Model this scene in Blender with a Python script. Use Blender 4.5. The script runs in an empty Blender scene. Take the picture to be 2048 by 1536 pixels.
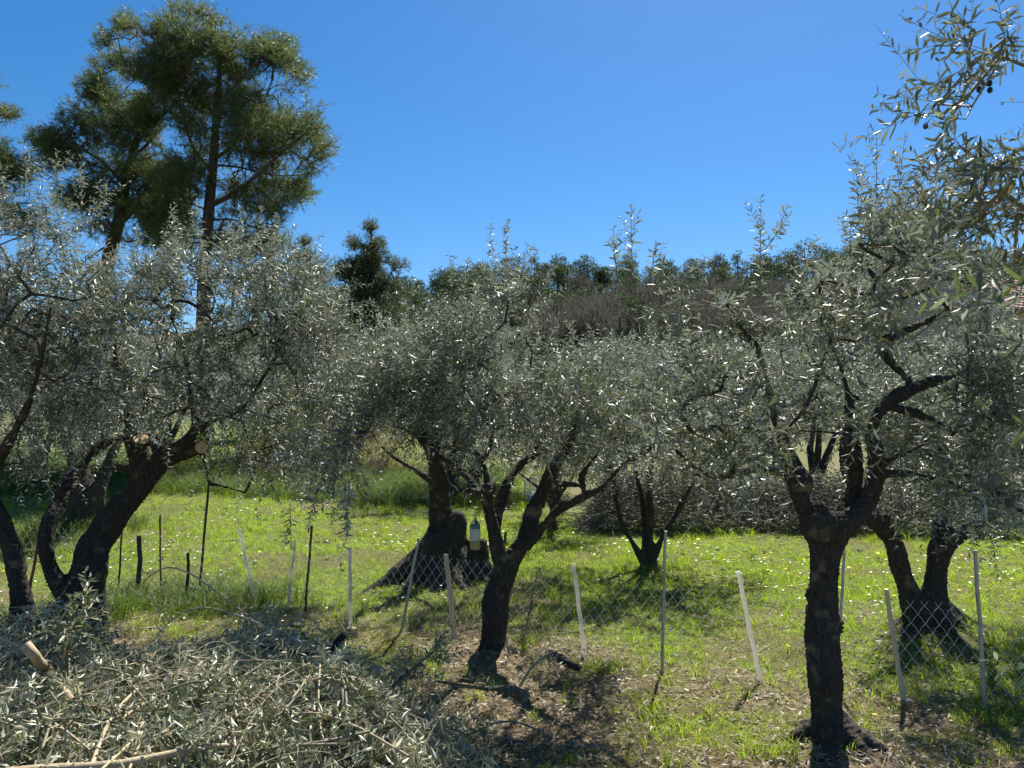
import bpy, math, numpy as np
from mathutils import Vector
R = math.radians
SC = bpy.context.scene
# ------------------------------------------------------------------ camera, sky, sun, exposure
CAM_H, F, PITCH = 1.9, 1490.0, math.atan(92 / 1490.0)
cam_d = bpy.data.cameras.new("camera"); cam = bpy.data.objects.new("camera", cam_d)
SC.collection.objects.link(cam); SC.camera = cam
cam.location = (0, 0, CAM_H); cam.rotation_euler = (R(90) + PITCH, 0, 0)
cam_d.sensor_width = 36; cam_d.lens = 36 * F / 2048; cam_d.clip_start = 0.05; cam_d.clip_end = 3000
cam_d.dof.use_dof = True; cam_d.dof.focus_distance = 7.0; cam_d.dof.aperture_fstop = 9.0
SUN_AZ, SUN_EL = 20.0, 54.0            # degrees right of the view direction, above the horizon
w = bpy.data.worlds.new("World"); SC.world = w; w.use_nodes = True
nt = w.node_tree; bg = nt.nodes["Background"]
sky = nt.nodes.new("ShaderNodeTexSky"); sky.sky_type = 'NISHITA'; sky.sun_disc = False
sky.sun_elevation = R(SUN_EL); sky.sun_rotation = R(SUN_AZ)
sky.altitude = 600; sky.air_density = 1.0; sky.dust_density = 0.35; sky.ozone_density = 3.0
hs = nt.nodes.new("ShaderNodeHueSaturation"); hs.inputs["Saturation"].default_value = 1.35; nt.links.new(sky.outputs[0], hs.inputs["Color"]); nt.links.new(hs.outputs[0], bg.inputs[0]); bg.inputs[1].default_value = 0.058
sd = bpy.data.lights.new("sun", 'SUN'); sun = bpy.data.objects.new("sun", sd); SC.collection.objects.link(sun)
sd.energy = 5.0; sd.angle = R(0.53); sd.color = (1.0, 0.95, 0.87)
sv = Vector((math.sin(R(SUN_AZ)) * math.cos(R(SUN_EL)), math.cos(R(SUN_AZ)) * math.cos(R(SUN_EL)), math.sin(R(SUN_EL))))
sun.rotation_euler = sv.to_track_quat('Z', 'Y').to_euler()
SC.view_settings.view_transform = 'Standard'; SC.view_settings.look = 'None'
SC.view_settings.exposure = 1.27; SC.view_settings.gamma = 1.0
SC.render.engine = 'CYCLES'
SC.cycles.max_bounces = 6; SC.cycles.diffuse_bounces = 3; SC.cycles.glossy_bounces = 2
SC.cycles.transmission_bounces = 4; SC.cycles.transparent_max_bounces = 6

# ------------------------------------------------------------------ numeric helpers
cp, sp = math.cos(PITCH), math.sin(PITCH)
def P(px, py, d):
    """world point that lies d metres ahead and shows at (px, py) of the 2048 x 1536 photograph"""
    x = (px - 1024) / F; v = (768 - py) / F
    k = d / (cp - v * sp)
    return np.array([x * k, d, CAM_H + (sp + v * cp) * k])
def ss(a, b, x):
    t = np.clip((np.asarray(x, float) - a) / (b - a), 0, 1); return t * t * (3 - 2 * t)
def _h(i, j, k, s):
    n = (i.astype(np.int64) * 374761393 + j.astype(np.int64) * 668265263 + k.astype(np.int64) * 2147483647 + s * 974711) & 0xffffffff
    n = ((n ^ (n >> 13)) * 1274126177) & 0xffffffff
    return ((n ^ (n >> 16)) & 0xffffff) / float(0xffffff)
def vn(Pt, s=0):
    Pt = np.asarray(Pt, float); f = np.floor(Pt); t = Pt - f; t = t * t * (3 - 2 * t)
    i, j, k = f[..., 0], f[..., 1], f[..., 2]; out = 0
    for a in (0, 1):
        for b in (0, 1):
            for c in (0, 1):
                wgt = (t[..., 0] if a else 1 - t[..., 0]) * (t[..., 1] if b else 1 - t[..., 1]) * (t[..., 2] if c else 1 - t[..., 2])
                out = out + wgt * _h(i + a, j + b, k + c, s)
    return out
def n2(x, y, f, s=0):
    x = np.asarray(x, float); return vn(np.stack([x * f, np.asarray(y, float) * f, np.zeros_like(x)], -1), s)
def norm(v): return v / np.maximum(np.linalg.norm(v, axis=-1, keepdims=True), 1e-9)

RIDGE = ([-400, 300, 600, 850, 1000, 1100, 1300, 1400, 1500, 1650, 1850, 2100, 2600],
         [620, 612, 602, 580, 542, 520, 532, 520, 508, 494, 504, 498, 520])
MOUNDS = []      # (x, y, height, radius) filled with the tree bases below
def hill_h(x, y):
    px = 1024 + F * x / 150.0
    return 2.2 + (CAM_H + (860 - np.interp(px, *RIDGE)) / F * 150 - 6.5 - 2.2)
def H(x, y):
    x = np.asarray(x, float); y = np.asarray(y, float)
    z = 0.10 * (n2(x, y, 0.45, 3) - 0.5) + 0.05 * (n2(x, y, 1.6, 4) - 0.5)
    z = z * ss(-3, 3, y)
    for mx, my, mh, mr in MOUNDS:
        z = z + mh * np.exp(-((x - mx) ** 2 + (y - my) ** 2) / (mr * mr))
    z = z + 0.55 * ss(15, 22, y) * ss(-2, -8, x)
    z = z + 0.062 * np.clip(y - 20, 0, 36)
    t = np.clip((y - 52) / 98, 0, 1); s = 0.55 * t + 0.45 * t * t * (3 - 2 * t)
    z = z + s * (hill_h(x, y) - 2.2) - 0.12 * np.clip(y - 150, 0, 400)
    z = z + ss(55, 75, y) * 1.6 * (n2(x, y, 0.06, 8) - 0.5)
    return z
def G(px, d):
    """ground point d metres ahead under image column px"""
    x = (px - 1024) / F * d * 1.004
    return np.array([x, d, float(H(x, d))])

class MB:
    def __init__(s): s.V = []; s.Fs = {3: [], 4: []}; s.A = []; s.n = 0; s.M = {3: [], 4: []}
    def add(s, V, Fc, rnd=0.5, mat=0):
        V = np.asarray(V, float).reshape(-1, 3); Fc = np.asarray(Fc, int)
        s.V.append(V); s.Fs[Fc.shape[1]].append(Fc + s.n); s.M[Fc.shape[1]].append(np.full(len(Fc), mat, np.int32))
        s.A.append(np.broadcast_to(np.asarray(rnd, float), (len(V),)).copy()); s.n += len(V)
    def mesh(s, name, mats, smooth=False, origin=(0, 0, 0)):
        me = bpy.data.meshes.new(name)
        V = np.concatenate(s.V) - np.asarray(origin); A = np.concatenate(s.A)
        t = np.concatenate(s.Fs[3]) if s.Fs[3] else np.zeros((0, 3), int)
        q = np.concatenate(s.Fs[4]) if s.Fs[4] else np.zeros((0, 4), int)
        me.vertices.add(len(V)); me.vertices.foreach_set("co", V.astype(np.float32).ravel())
        me.loops.add(t.size + q.size); me.loops.foreach_set("vertex_index", np.concatenate([t.ravel(), q.ravel()]).astype(np.int32))
        me.polygons.add(len(t) + len(q))
        st = np.concatenate([np.arange(len(t)) * 3, t.size + np.arange(len(q)) * 4]).astype(np.int32)
        me.polygons.foreach_set("loop_start", st)
        mi = np.concatenate([np.concatenate(s.M[3]) if s.M[3] else np.zeros(0, np.int32), np.concatenate(s.M[4]) if s.M[4] else np.zeros(0, np.int32)])
        for m in (mats if isinstance(mats, (list, tuple)) else [mats]): me.materials.append(m)
        me.polygons.foreach_set("material_index", mi.astype(np.int32))
        me.polygons.foreach_set("use_smooth", np.full(len(t) + len(q), smooth))
        at = me.attributes.new("rnd", 'FLOAT', 'POINT'); at.data.foreach_set("value", A.astype(np.float32))
        me.update(calc_edges=True); me.validate()
        return me
def link(name, me, parent=None, loc=None):
    o = bpy.data.objects.new(name, me); SC.collection.objects.link(o)
    if parent is not None: o.parent = parent
    if loc is not None: o.location = loc
    return o
def tag(o, label=None, cat=None, group=None, kind=None):
    for k, v in (("label", label), ("category", cat), ("group", group), ("kind", kind)):
        if v: o[k] = v
    return o
def thing(name, loc, label, cat, group=None):
    o = bpy.data.objects.new(name, None); o.empty_display_size = 0.2; SC.collection.objects.link(o)
    o.location = [float(c) for c in loc]; return tag(o, label, cat, group)

def frame_of(T):
    ref = np.where(np.abs(T[..., 2:3]) > 0.9, np.array([1.0, 0, 0]), np.array([0, 0, 1.0]))
    U = norm(np.cross(T, ref)); return U, np.cross(T, U)
def add_tube(mb, pts, rad, sides=8, rnd=0.5, caps=True, mat=0, capmat=None):
    pts = np.asarray(pts, float); rad = np.broadcast_to(np.asarray(rad, float), (len(pts),))
    T = norm(np.gradient(pts, axis=0)); U = np.zeros_like(T)
    ref = np.array([0, 0, 1.0]) if abs(T[0, 2]) < 0.9 else np.array([1.0, 0, 0])
    u = norm(np.cross(T[0], ref))
    for i in range(len(pts)):
        u = norm(u - T[i] * np.dot(u, T[i])); U[i] = u
    W = np.cross(T, U); a = np.arange(sides) / sides * 2 * np.pi
    ring = pts[:, None] + rad[:, None, None] * (np.cos(a)[None, :, None] * U[:, None] + np.sin(a)[None, :, None] * W[:, None])
    n = len(pts); V = ring.reshape(-1, 3); i = np.arange(n - 1)[:, None] * sides; j = np.arange(sides)[None]; k = (j + 1) % sides
    Q = np.stack([i + j, i + k, i + sides + k, i + sides + j], -1).reshape(-1, 4)
    mb.add(V, Q, rnd, mat)
    if caps:
        cm = mat if capmat is None else capmat
        for b, e in ((0, 0), (n - 1, 1)):
            c = np.concatenate([ring[b], pts[b][None]]); jj = np.arange(sides); kk = (jj + 1) % sides
            T3 = np.stack([kk, jj, np.full(sides, sides)], -1) if e == 0 else np.stack([jj, kk, np.full(sides, sides)], -1)
            mb.add(c, T3, rnd, cm if e else mat)
def add_prisms(mb, A, B, ra, rb, rnd=0.5, mat=0, sides=3):
    A = np.asarray(A, float); B = np.asarray(B, float)
    if len(A) == 0: return
    U, W = frame_of(norm(B - A + 1e-9)); a = np.arange(sides) / sides * 2 * np.pi
    off = np.cos(a)[None, :, None] * U[:, None] + np.sin(a)[None, :, None] * W[:, None]
    V = np.concatenate([A[:, None] + off * np.asarray(ra).reshape(-1, 1, 1), B[:, None] + off * np.asarray(rb).reshape(-1, 1, 1)], 1)
    i = np.arange(len(A))[:, None] * 2 * sides; j = np.arange(sides)[None]; k = (j + 1) % sides
    Q = np.stack([i + j, i + k, i + sides + k, i + sides + j], -1).reshape(-1, 4)
    mb.add(V.reshape(-1, 3), Q, rnd if np.isscalar(rnd) else np.repeat(rnd, 2 * sides), mat)
def add_box(mb, c, s, rz=0.0, rnd=0.5, mat=0):
    v = np.array([[x, y, z] for x in (-.5, .5) for y in (-.5, .5) for z in (-.5, .5)]) * np.asarray(s, float)
    ca, sa = math.cos(rz), math.sin(rz); v = v @ np.array([[ca, sa, 0], [-sa, ca, 0], [0, 0, 1]])
    mb.add(v + np.asarray(c, float), [[0, 1, 3, 2], [4, 6, 7, 5], [0, 4, 5, 1], [2, 3, 7, 6], [0, 2, 6, 4], [1, 5, 7, 3]], rnd, mat)
def add_leaves(mb, B, D, N, L, W, rnd, rng, hi=True, mat=0, curl=0.12):
    """lance-shaped leaves, folded along the midrib"""
    n = len(B); D = norm(D); S = norm(np.cross(N, D)); N = np.cross(D, S)
    L = np.broadcast_to(L, (n,))[:, None]; W = np.broadcast_to(W, (n,))[:, None]
    cu = (rng.random((n, 1)) - 0.3) * 2 * curl
    if hi:
        f = 0.16 * W
        m1 = B + D * L * 0.34 - N * L * cu * 0.0; m2 = B + D * L * 0.70 - N * L * cu * 0.35; tip = B + D * L - N * L * cu
        V = np.stack([B, m1 + S * W * .48 + N * f, m2 + S * W * .40 + N * f, tip, m2 - S * W * .40 + N * f, m1 - S * W * .48 + N * f], 1)
        i = np.arange(n)[:, None] * 6
        Q = np.concatenate([i + [[0, 3, 2, 1]], i + [[0, 5, 4, 3]]])
        mb.add(V.reshape(-1, 3), Q, np.repeat(rnd, 6), mat)
    else:
        f = 0.15 * W; m = B + D * L * 0.5
        V = np.stack([B, m + S * W * .5 + N * f, B + D * L - N * L * cu, m - S * W * .5 + N * f], 1); i = np.arange(n)[:, None] * 4
        mb.add(V.reshape(-1, 3), np.concatenate([i + [[0, 2, 1]], i + [[0, 3, 2]]]), np.repeat(rnd, 4), mat)

# ------------------------------------------------------------------ materials
def mat(name): 
    m = bpy.data.materials.new(name); m.use_nodes = True; nt = m.node_tree; nt.nodes.clear()
    out = nt.nodes.new("ShaderNodeOutputMaterial"); return m, nt, out
def N(nt, t, **kw):
    n = nt.nodes.new("ShaderNode" + t)
    for k, v in kw.items():
        if k.startswith("i_"): n.inputs[k[2:].replace("_", " ")].default_value = v
        else: setattr(n, k, v)
    return n
def ramp(nt, fac, stops):
    r = nt.nodes.new("ShaderNodeValToRGB"); nt.links.new(fac, r.inputs[0]); e = r.color_ramp.elements
    while len(e) > 1: e.remove(e[-1])
    e[0].position = stops[0][0]; e[0].color = (*stops[0][1], 1)
    for p, c in stops[1:]:
        k = e.new(p); k.color = (*c, 1)
    return r.outputs[0]
def mixc(nt, fac, a, b, blend='MIX'):
    m = nt.nodes.new("ShaderNodeMix"); m.data_type = 'RGBA'; m.blend_type = blend
    for s, v in ((0, fac), (6, a), (7, b)):
        if hasattr(v, "is_linked") or isinstance(v, bpy.types.NodeSocket): nt.links.new(v, m.inputs[s])
        else: m.inputs[s].default_value = v if s == 0 else (*v, 1)
    return m.outputs[2]
def leaf_material(name, top, under, trans, gloss=0.35, tw=0.3, spec=0.5, obj_rnd=False):
    m, nt, out = mat(name); L = nt.links
    at = N(nt, "Attribute", attribute_name="rnd"); fac = at.outputs["Fac"]
    if obj_rnd:
        oi = N(nt, "ObjectInfo"); fac = oi.outputs["Random"]
    cu = ramp(nt, fac, [(0, tuple(c * 0.7 for c in top)), (0.5, top), (0.93, tuple(c * 1.25 for c in top)), (0.97, (top[0] * 2.6, top[1] * 1.9, top[2] * 0.8))])
    cl = ramp(nt, fac, [(0, tuple(c * 0.75 for c in under)), (1, tuple(min(1, c * 1.2) for c in under))])
    geo = N(nt, "NewGeometry")
    c = mixc(nt, geo.outputs["Backfacing"], cu, cl)
    b = N(nt, "BsdfPrincipled"); L.new(c, b.inputs["Base Color"]); b.inputs["Roughness"].default_value = gloss
    b.inputs["Specular IOR Level"].default_value = spec
    t = N(nt, "BsdfTranslucent"); ct = mixc(nt, 0.5, c, trans); L.new(ct, t.inputs[0])
    mx = N(nt, "MixShader"); mx.inputs[0].default_value = tw
    L.new(b.outputs[0], mx.inputs[1]); L.new(t.outputs[0], mx.inputs[2]); L.new(mx.outputs[0], out.inputs[0]); return m
def bark_material(name, dark, light, lichen=None, scale=1.0, amount=0.5, stretch=0.25, bump=0.6):
    m, nt, out = mat(name); L = nt.links
    tc = N(nt, "TexCoord"); mp = N(nt, "Mapping"); mp.inputs["Scale"].default_value = (1, 1, stretch); L.new(tc.outputs["Object"], mp.inputs[0])
    n1 = N(nt, "TexNoise", i_Scale=38 * scale, i_Detail=6.0, i_Roughness=0.7); L.new(mp.outputs[0], n1.inputs[0])
    n3 = N(nt, "TexNoise", i_Scale=5 * scale, i_Detail=5.0); L.new(tc.outputs["Object"], n3.inputs[0])
    vo = N(nt, "TexVoronoi", i_Scale=34 * scale); vo.feature = 'DISTANCE_TO_EDGE'; L.new(mp.outputs[0], vo.inputs[0])
    c = ramp(nt, n1.outputs[0], [(0.3, dark), (0.7, light)])
    c2 = mixc(nt, ramp(nt, vo.outputs[0], [(0.0, (.6, .6, .6)), (0.10, (1, 1, 1))]), tuple(x * 0.5 for x in dark), c)
    if lichen:
        c2 = mixc(nt, ramp(nt, n3.outputs[0], [(0.60 - amount * 0.1, (0, 0, 0)), (0.70, (1, 1, 1))]), c2, lichen)
    b = N(nt, "BsdfPrincipled"); L.new(c2, b.inputs["Base Color"]); b.inputs["Roughness"].default_value = 0.92
    b.inputs["Specular IOR Level"].default_value = 0.15
    bp = N(nt, "Bump"); bp.inputs["Strength"].default_value = bump; bp.inputs["Distance"].default_value = 0.012
    ad = N(nt, "Math", operation='ADD'); L.new(n1.outputs[0], ad.inputs[0]); L.new(ramp(nt, vo.outputs[0], [(0, (.5, .5, .5)), (0.2, (1, 1, 1))]), ad.inputs[1])
    L.new(ad.outputs[0], bp.inputs["Height"]); L.new(bp.outputs[0], b.inputs["Normal"]); L.new(b.outputs[0], out.inputs[0]); return m
def plain(name, col, rough=0.6, noise=0.25, scale=20, metal=0.0, stretch=1.0, spec=0.4):
    m, nt, out = mat(name); L = nt.links
    tc = N(nt, "TexCoord"); mp = N(nt, "Mapping"); mp.inputs["Scale"].default_value = (1, 1, stretch); L.new(tc.outputs["Object"], mp.inputs[0])
    n1 = N(nt, "TexNoise", i_Scale=float(scale), i_Detail=5.0, i_Roughness=0.65); L.new(mp.outputs[0], n1.inputs[0])
    c = ramp(nt, n1.outputs[0], [(0.3, tuple(x * (1 - noise) for x in col)), (0.7, tuple(min(1, x * (1 + noise * 0.6)) for x in col))])
    b = N(nt, "BsdfPrincipled"); L.new(c, b.inputs["Base Color"]); b.inputs["Roughness"].default_value = rough
    b.inputs["Metallic"].default_value = metal; b.inputs["Specular IOR Level"].default_value = spec
    bp = N(nt, "Bump"); bp.inputs["Strength"].default_value = 0.3; bp.inputs["Distance"].default_value = 0.01
    L.new(n1.outputs[0], bp.inputs["Height"]); L.new(bp.outputs[0], b.inputs["Normal"]); L.new(b.outputs[0], out.inputs[0]); return m
M = {}
M['olive'] = leaf_material("olive_leaf", (0.095, 0.113, 0.074), (0.39, 0.41, 0.34), (0.18, 0.22, 0.08), 0.5, 0.19, 0.62)
M['olive_far'] = leaf_material("olive_leaf_far", (0.115, 0.14, 0.095), (0.40, 0.43, 0.36), (0.18, 0.21, 0.1), 0.52, 0.2, 0.6)
M['olive_obj'] = leaf_material("olive_leaf_near", (0.075, 0.105, 0.045), (0.30, 0.34, 0.25), (0.18, 0.26, 0.06), 0.30, 0.30, 0.6, obj_rnd=True)
M['pruned'] = leaf_material("pruned_leaf", (0.10, 0.12, 0.058), (0.42, 0.42, 0.28), (0.2, 0.23, 0.08), 0.5, 0.15, 0.75)
M['twig'] = plain("twig", (0.17, 0.15, 0.10), 0.7, 0.4, 30)
M['twig_pale'] = plain("twig_pale", (0.36, 0.29, 0.18), 0.65, 0.35, 30)
M['bark'] = bark_material("olive_bark", (0.020, 0.018, 0.016), (0.088, 0.076, 0.064), (0.15, 0.13, 0.085), 1.6, 0.1, 0.18)
M['bark_lichen'] = bark_material("lichen_bark", (0.08, 0.075, 0.055), (0.2, 0.18, 0.12), (0.34, 0.32, 0.15), 1.3, 1.0)
M['pine_bark'] = bark_material("pine_bark", (0.04, 0.03, 0.026), (0.15, 0.11, 0.085), None, 0.25)
M['cut'] = plain("cut_wood", (0.62, 0.42, 0.22), 0.7, 0.15, 60)
M['needle'] = leaf_material("pine_needle", (0.075, 0.105, 0.035), (0.085, 0.11, 0.04), (0.17, 0.22, 0.04), 0.5, 0.40, 0.3)
M['needle_dark'] = leaf_material("black_pine_needle", (0.06, 0.085, 0.04), (0.065, 0.09, 0.045), (0.11, 0.14, 0.04), 0.5, 0.35, 0.3)
M['hill_pine'] = leaf_material("hill_pine_needle", (0.04, 0.062, 0.03), (0.045, 0.066, 0.032), (0.075, 0.11, 0.035), 0.6, 0.35, 0.2)
M['bare'] = leaf_material("bare_twig", (0.125, 0.118, 0.10), (0.125, 0.118, 0.10), (0.13, 0.12, 0.09), 0.8, 0.3, 0.1)
M['grass'] = leaf_material("grass_blade", (0.13, 0.21, 0.022), (0.14, 0.215, 0.026), (0.50, 0.68, 0.03), 0.45, 0.58, 0.4, obj_rnd=True)
M['grass_dry'] = leaf_material("dry_grass_blade", (0.30, 0.26, 0.13), (0.30, 0.26, 0.14), (0.4, 0.36, 0.15), 0.6, 0.35, 0.2, obj_rnd=True)
M['grass_dark'] = leaf_material("dark_grass_blade", (0.06, 0.10, 0.025), (0.07, 0.11, 0.03), (0.2, 0.3, 0.03), 0.5, 0.4, 0.3, obj_rnd=True)
M['shrub'] = leaf_material("shrub_leaf", (0.11, 0.17, 0.03), (0.12, 0.17, 0.05), (0.32, 0.42, 0.03), 0.5, 0.4, 0.3)
M['reed'] = leaf_material("reed_leaf", (0.22, 0.18, 0.10), (0.22, 0.18, 0.10), (0.28, 0.23, 0.10), 0.7, 0.3, 0.2)
M['litter'] = leaf_material("leaf_litter", (0.20, 0.15, 0.10), (0.34, 0.30, 0.23), (0.2, 0.15, 0.08), 0.5, 0.1, 0.3)
M['brush'] = leaf_material("brushwood_leaf", (0.12, 0.125, 0.085), (0.26, 0.25, 0.19), (0.16, 0.16, 0.08), 0.5, 0.2, 0.3)
M['pale_wood'] = plain("pale_wood", (0.60, 0.52, 0.38), 0.6, 0.3, 14, stretch=0.15)
M['white_plastic'] = plain("white_stake", (0.80, 0.78, 0.72), 0.5, 0.15, 12, stretch=0.3)
_n = M['white_plastic'].node_tree; _o = [k for k in _n.nodes if k.type == 'OUTPUT_MATERIAL'][0]; _b = [k for k in _n.nodes if k.type == 'BSDF_PRINCIPLED'][0]
_t = N(_n, "BsdfTranslucent"); _t.inputs[0].default_value = (.85, .82, .74, 1); _m = N(_n, "MixShader"); _m.inputs[0].default_value = .5
_n.links.new(_b.outputs[0], _m.inputs[1]); _n.links.new(_t.outputs[0], _m.inputs[2]); _n.links.new(_m.outputs[0], _o.inputs[0])
M['zinc'] = plain("galvanised_steel", (0.36, 0.38, 0.40), 0.45, 0.3, 18, 0.6)
M['wire'] = plain("fence_wire", (0.72, 0.72, 0.70), 0.4, 0.1, 30, 0.15)
M['rust'] = plain("rusty_steel", (0.16, 0.07, 0.04), 0.8, 0.5, 25)
M['dark_wood'] = plain("dark_wood", (0.06, 0.05, 0.04), 0.9, 0.5, 20, stretch=0.2)
M['white_flower'] = plain("daisy_petal", (0.8, 0.8, 0.78), 0.6, 0.05)
M['yellow_flower'] = plain("dandelion_petal", (0.75, 0.55, 0.02), 0.6, 0.1)
M['berry'] = plain("olive_fruit", (0.012, 0.008, 0.015), 0.25, 0.3)
# ground: soil, straw and green cover mixed by noise
m, nt_, out = mat("grassy_earth"); L = nt_.links
geo = N(nt_, "NewGeometry")
nA = N(nt_, "TexNoise", i_Scale=0.9, i_Detail=6.0, i_Roughness=0.6); nB = N(nt_, "TexNoise", i_Scale=14.0, i_Detail=8.0, i_Roughness=0.75); nC = N(nt_, "TexNoise", i_Scale=0.06, i_Detail=5.0)
for q in (nA, nB, nC): L.new(geo.outputs["Position"], q.inputs[0])
soil = ramp(nt_, nB.outputs[0], [(0.3, (0.075, 0.055, 0.038)), (0.55, (0.17, 0.13, 0.085)), (0.72, (0.30, 0.25, 0.16))])
green = ramp(nt_, nB.outputs[0], [(0.3, (0.055, 0.075, 0.018)), (0.7, (0.14, 0.17, 0.04))])
att = N(nt_, "Attribute", attribute_name="rnd")
c1 = mixc(nt_, att.outputs["Fac"], soil, green)
hillc = ramp(nt_, nA.outputs[0], [(0.35, (0.04, 0.048, 0.024)), (0.65, (0.075, 0.068, 0.045))])
sx = N(nt_, "SeparateXYZ"); L.new(geo.outputs["Position"], sx.inputs[0])
mr = N(nt_, "MapRange"); mr.inputs[1].default_value = 45; mr.inputs[2].default_value = 60; L.new(sx.outputs[1], mr.inputs[0])
c2 = mixc(nt_, mr.outputs[0], c1, hillc)
b = N(nt_, "BsdfPrincipled"); L.new(c2, b.inputs["Base Color"]); b.inputs["Roughness"].default_value = 0.95; b.inputs["Specular IOR Level"].default_value = 0.1
bp = N(nt_, "Bump"); bp.inputs["Strength"].default_value = 0.8; bp.inputs["Distance"].default_value = 0.03
L.new(nB.outputs[0], bp.inputs["Height"]); L.new(bp.outputs[0], b.inputs["Normal"]); L.new(b.outputs[0], out.inputs[0]); M['ground'] = m

# ------------------------------------------------------------------ where the trees stand
BASES = {'A': (135, 6.9), 'A2': (30, 6.2), 'B': (160, 13.2), 'C': (988, 6.35), 'D': (888, 9.0), 'E': (1296, 10.0), 'F': (1105, 13.4), 'G': (1658, 4.55), 'Hh': (1850, 6.7)}
for k, mh, mrad in (('A', .10, .6), ('A2', .05, .4), ('B', .25, .9), ('C', .08, .35), ('D', .22, .75), ('E', .05, .4), ('F', .1, .5), ('G', .10, .45), ('Hh', .20, .65)):
    px, d = BASES[k]; MOUNDS.append(((px - 1024) / F * d, d, mh, mrad))

# green cover: 0 bare litter, 1 lush
def green_cover(x, y):
    x = np.asarray(x, float); y = np.asarray(y, float)
    g = 0.85 + 0.0 * x
    line = 6.55 - 0.41 * x                       # the fence line
    near = ss(0.9, -0.5, y - line)               # trodden, littered side near the camera
    g = g - 0.62 * near
    g = g + 1.1 * (n2(x, y, 0.8, 21) - 0.5) * (0.45 + 0.75 * near) + 0.5 * (n2(x, y, 3.0, 22) - 0.5)
    g = g - 0.35 * ss(15.5, 17, y) * ss(0, 3, x)
    return np.clip(g, 0.04, 1)

# ------------------------------------------------------------------ ground
def spaced(a, b, near, n):
    t = np.linspace(-1, 1, n); k = np.sinh(t * near) / math.sinh(near)
    return a + (b - a) * (k + 1) / 2
xs = spaced(-330, 330, 7.0, 260); ys = np.concatenate([np.linspace(-60, 1.5, 14)[:-1], 1.5 * (430 / 1.5) ** np.linspace(0, 1, 330)])
X, Y = np.meshgrid(xs, ys); Z = H(X, Y)
Vg = np.stack([X, Y, Z], -1).reshape(-1, 3); nx, ny = len(xs), len(ys)
i = (np.arange(ny - 1)[:, None] * nx + np.arange(nx - 1)[None]).ravel()
mb = MB(); mb.add(Vg, np.stack([i, i + 1, i + nx + 1, i + nx], -1), green_cover(X, Y).ravel())
tag(link("ground", mb.mesh("ground", M['ground'], True)), kind='structure')

# ------------------------------------------------------------------ trees
def polyline(pts, d0):
    """pts: (px, py, depth offset, width in px of the photograph) -> world points and radii"""
    W = [P(p[0], p[1], d0 + p[2]) for p in pts]; r = [p[3] * 0.77 / 2 / F * (d0 + p[2]) for p in pts]
    W = np.array(W); r = np.array(r); t = np.arange(len(W)); k = np.linspace(0, len(W) - 1, (len(W) - 1) * 5 + 1)
    # Catmull-Rom through the points
    def cr(Q):
        Q = np.asarray(Q, float); Qp = np.concatenate([[2 * Q[0] - Q[1]], Q, [2 * Q[-1] - Q[-2]]]); i = np.minimum(k.astype(int), len(Q) - 2); f = (k - i)
        f = f[:, None] if Q.ndim == 2 else f
        a, b, c, e = Qp[i], Qp[i + 1], Qp[i + 2], Qp[i + 3]
        return 0.5 * ((2 * b) + (c - a) * f + (2 * a - 5 * b + 4 * c - e) * f ** 2 + (3 * b - a - 3 * c + e) * f ** 3)
    return cr(W), np.maximum(cr(r), 0.004)
def remeshed_trunk(name, limbs, voxel, mats, root, rough=1.0, seed=0, extra=None, roots=None):
    """limbs become one body of wood with ridged bark"""
    mb = MB()
    for pts, rad in limbs: add_tube(mb, pts, rad, 12)
    if roots:
        rr = np.random.default_rng(seed + 900); n_, reach, thick, hgt = roots; c = np.array(root.location)
        for k in range(n_):
            a = k / n_ * 6.28 + rr.random() * .7; L_ = reach * (.65 + .6 * rr.random()); q = []
            for f in np.linspace(0, 1, 7):
                x_, y_ = c[0] + math.cos(a + f * .3) * L_ * f, c[1] + math.sin(a + f * .3) * L_ * f; q.append([x_, y_, float(H(x_, y_)) + hgt * (1 - f) ** 2.2 - .02 - .03 * f])
            add_tube(mb, q, [thick * (1 - .7 * f) * (.85 + .3 * rr.random()) for f in np.linspace(0, 1, 7)], 10)
    if extra: extra(mb)
    o = bpy.data.objects.new("tmp", mb.mesh("tmp", mats[:1])); SC.collection.objects.link(o)
    md = o.modifiers.new("r", 'REMESH'); md.mode = 'VOXEL'; md.voxel_size = voxel
    sm = o.modifiers.new("s", 'SMOOTH'); sm.factor = 0.5; sm.iterations = 4
    dg = bpy.context.evaluated_depsgraph_get(); dg.update()
    me = bpy.data.meshes.new_from_object(o.evaluated_get(dg)); bpy.data.objects.remove(o)
    n = len(me.vertices); V = np.zeros(n * 3, np.float32); me.vertices.foreach_get("co", V); V = V.reshape(-1, 3).astype(float)
    Nn = np.zeros(n * 3, np.float32); me.vertices.foreach_get("normal", Nn); Nn = Nn.reshape(-1, 3)
    q = V * np.array([1, 1, 0.16]); tw = V[:, 2] * 1.3
    q = np.stack([q[:, 0] * np.cos(tw) - q[:, 1] * np.sin(tw), q[:, 0] * np.sin(tw) + q[:, 1] * np.cos(tw), q[:, 2]], -1)
    d1 = vn(V * 4.5, seed) - 0.5; d2 = 1 - 2 * np.abs(vn(q * 26, seed + 1) - 0.5); d3 = vn(V * np.array([60, 60, 22]), seed + 2) - 0.5
    V = V + Nn * (d1 * 0.045 + (d2 - 0.6) * 0.018 + d3 * 0.008)[:, None] * rough
    V -= np.array(root.location); me.vertices.foreach_set("co", V.astype(np.float32).ravel())
    me.materials.clear()
    for mm in mats: me.materials.append(mm)
    me.polygons.foreach_set("use_smooth", np.ones(len(me.polygons), bool)); me.update()
    return link(name, me, root)
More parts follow.
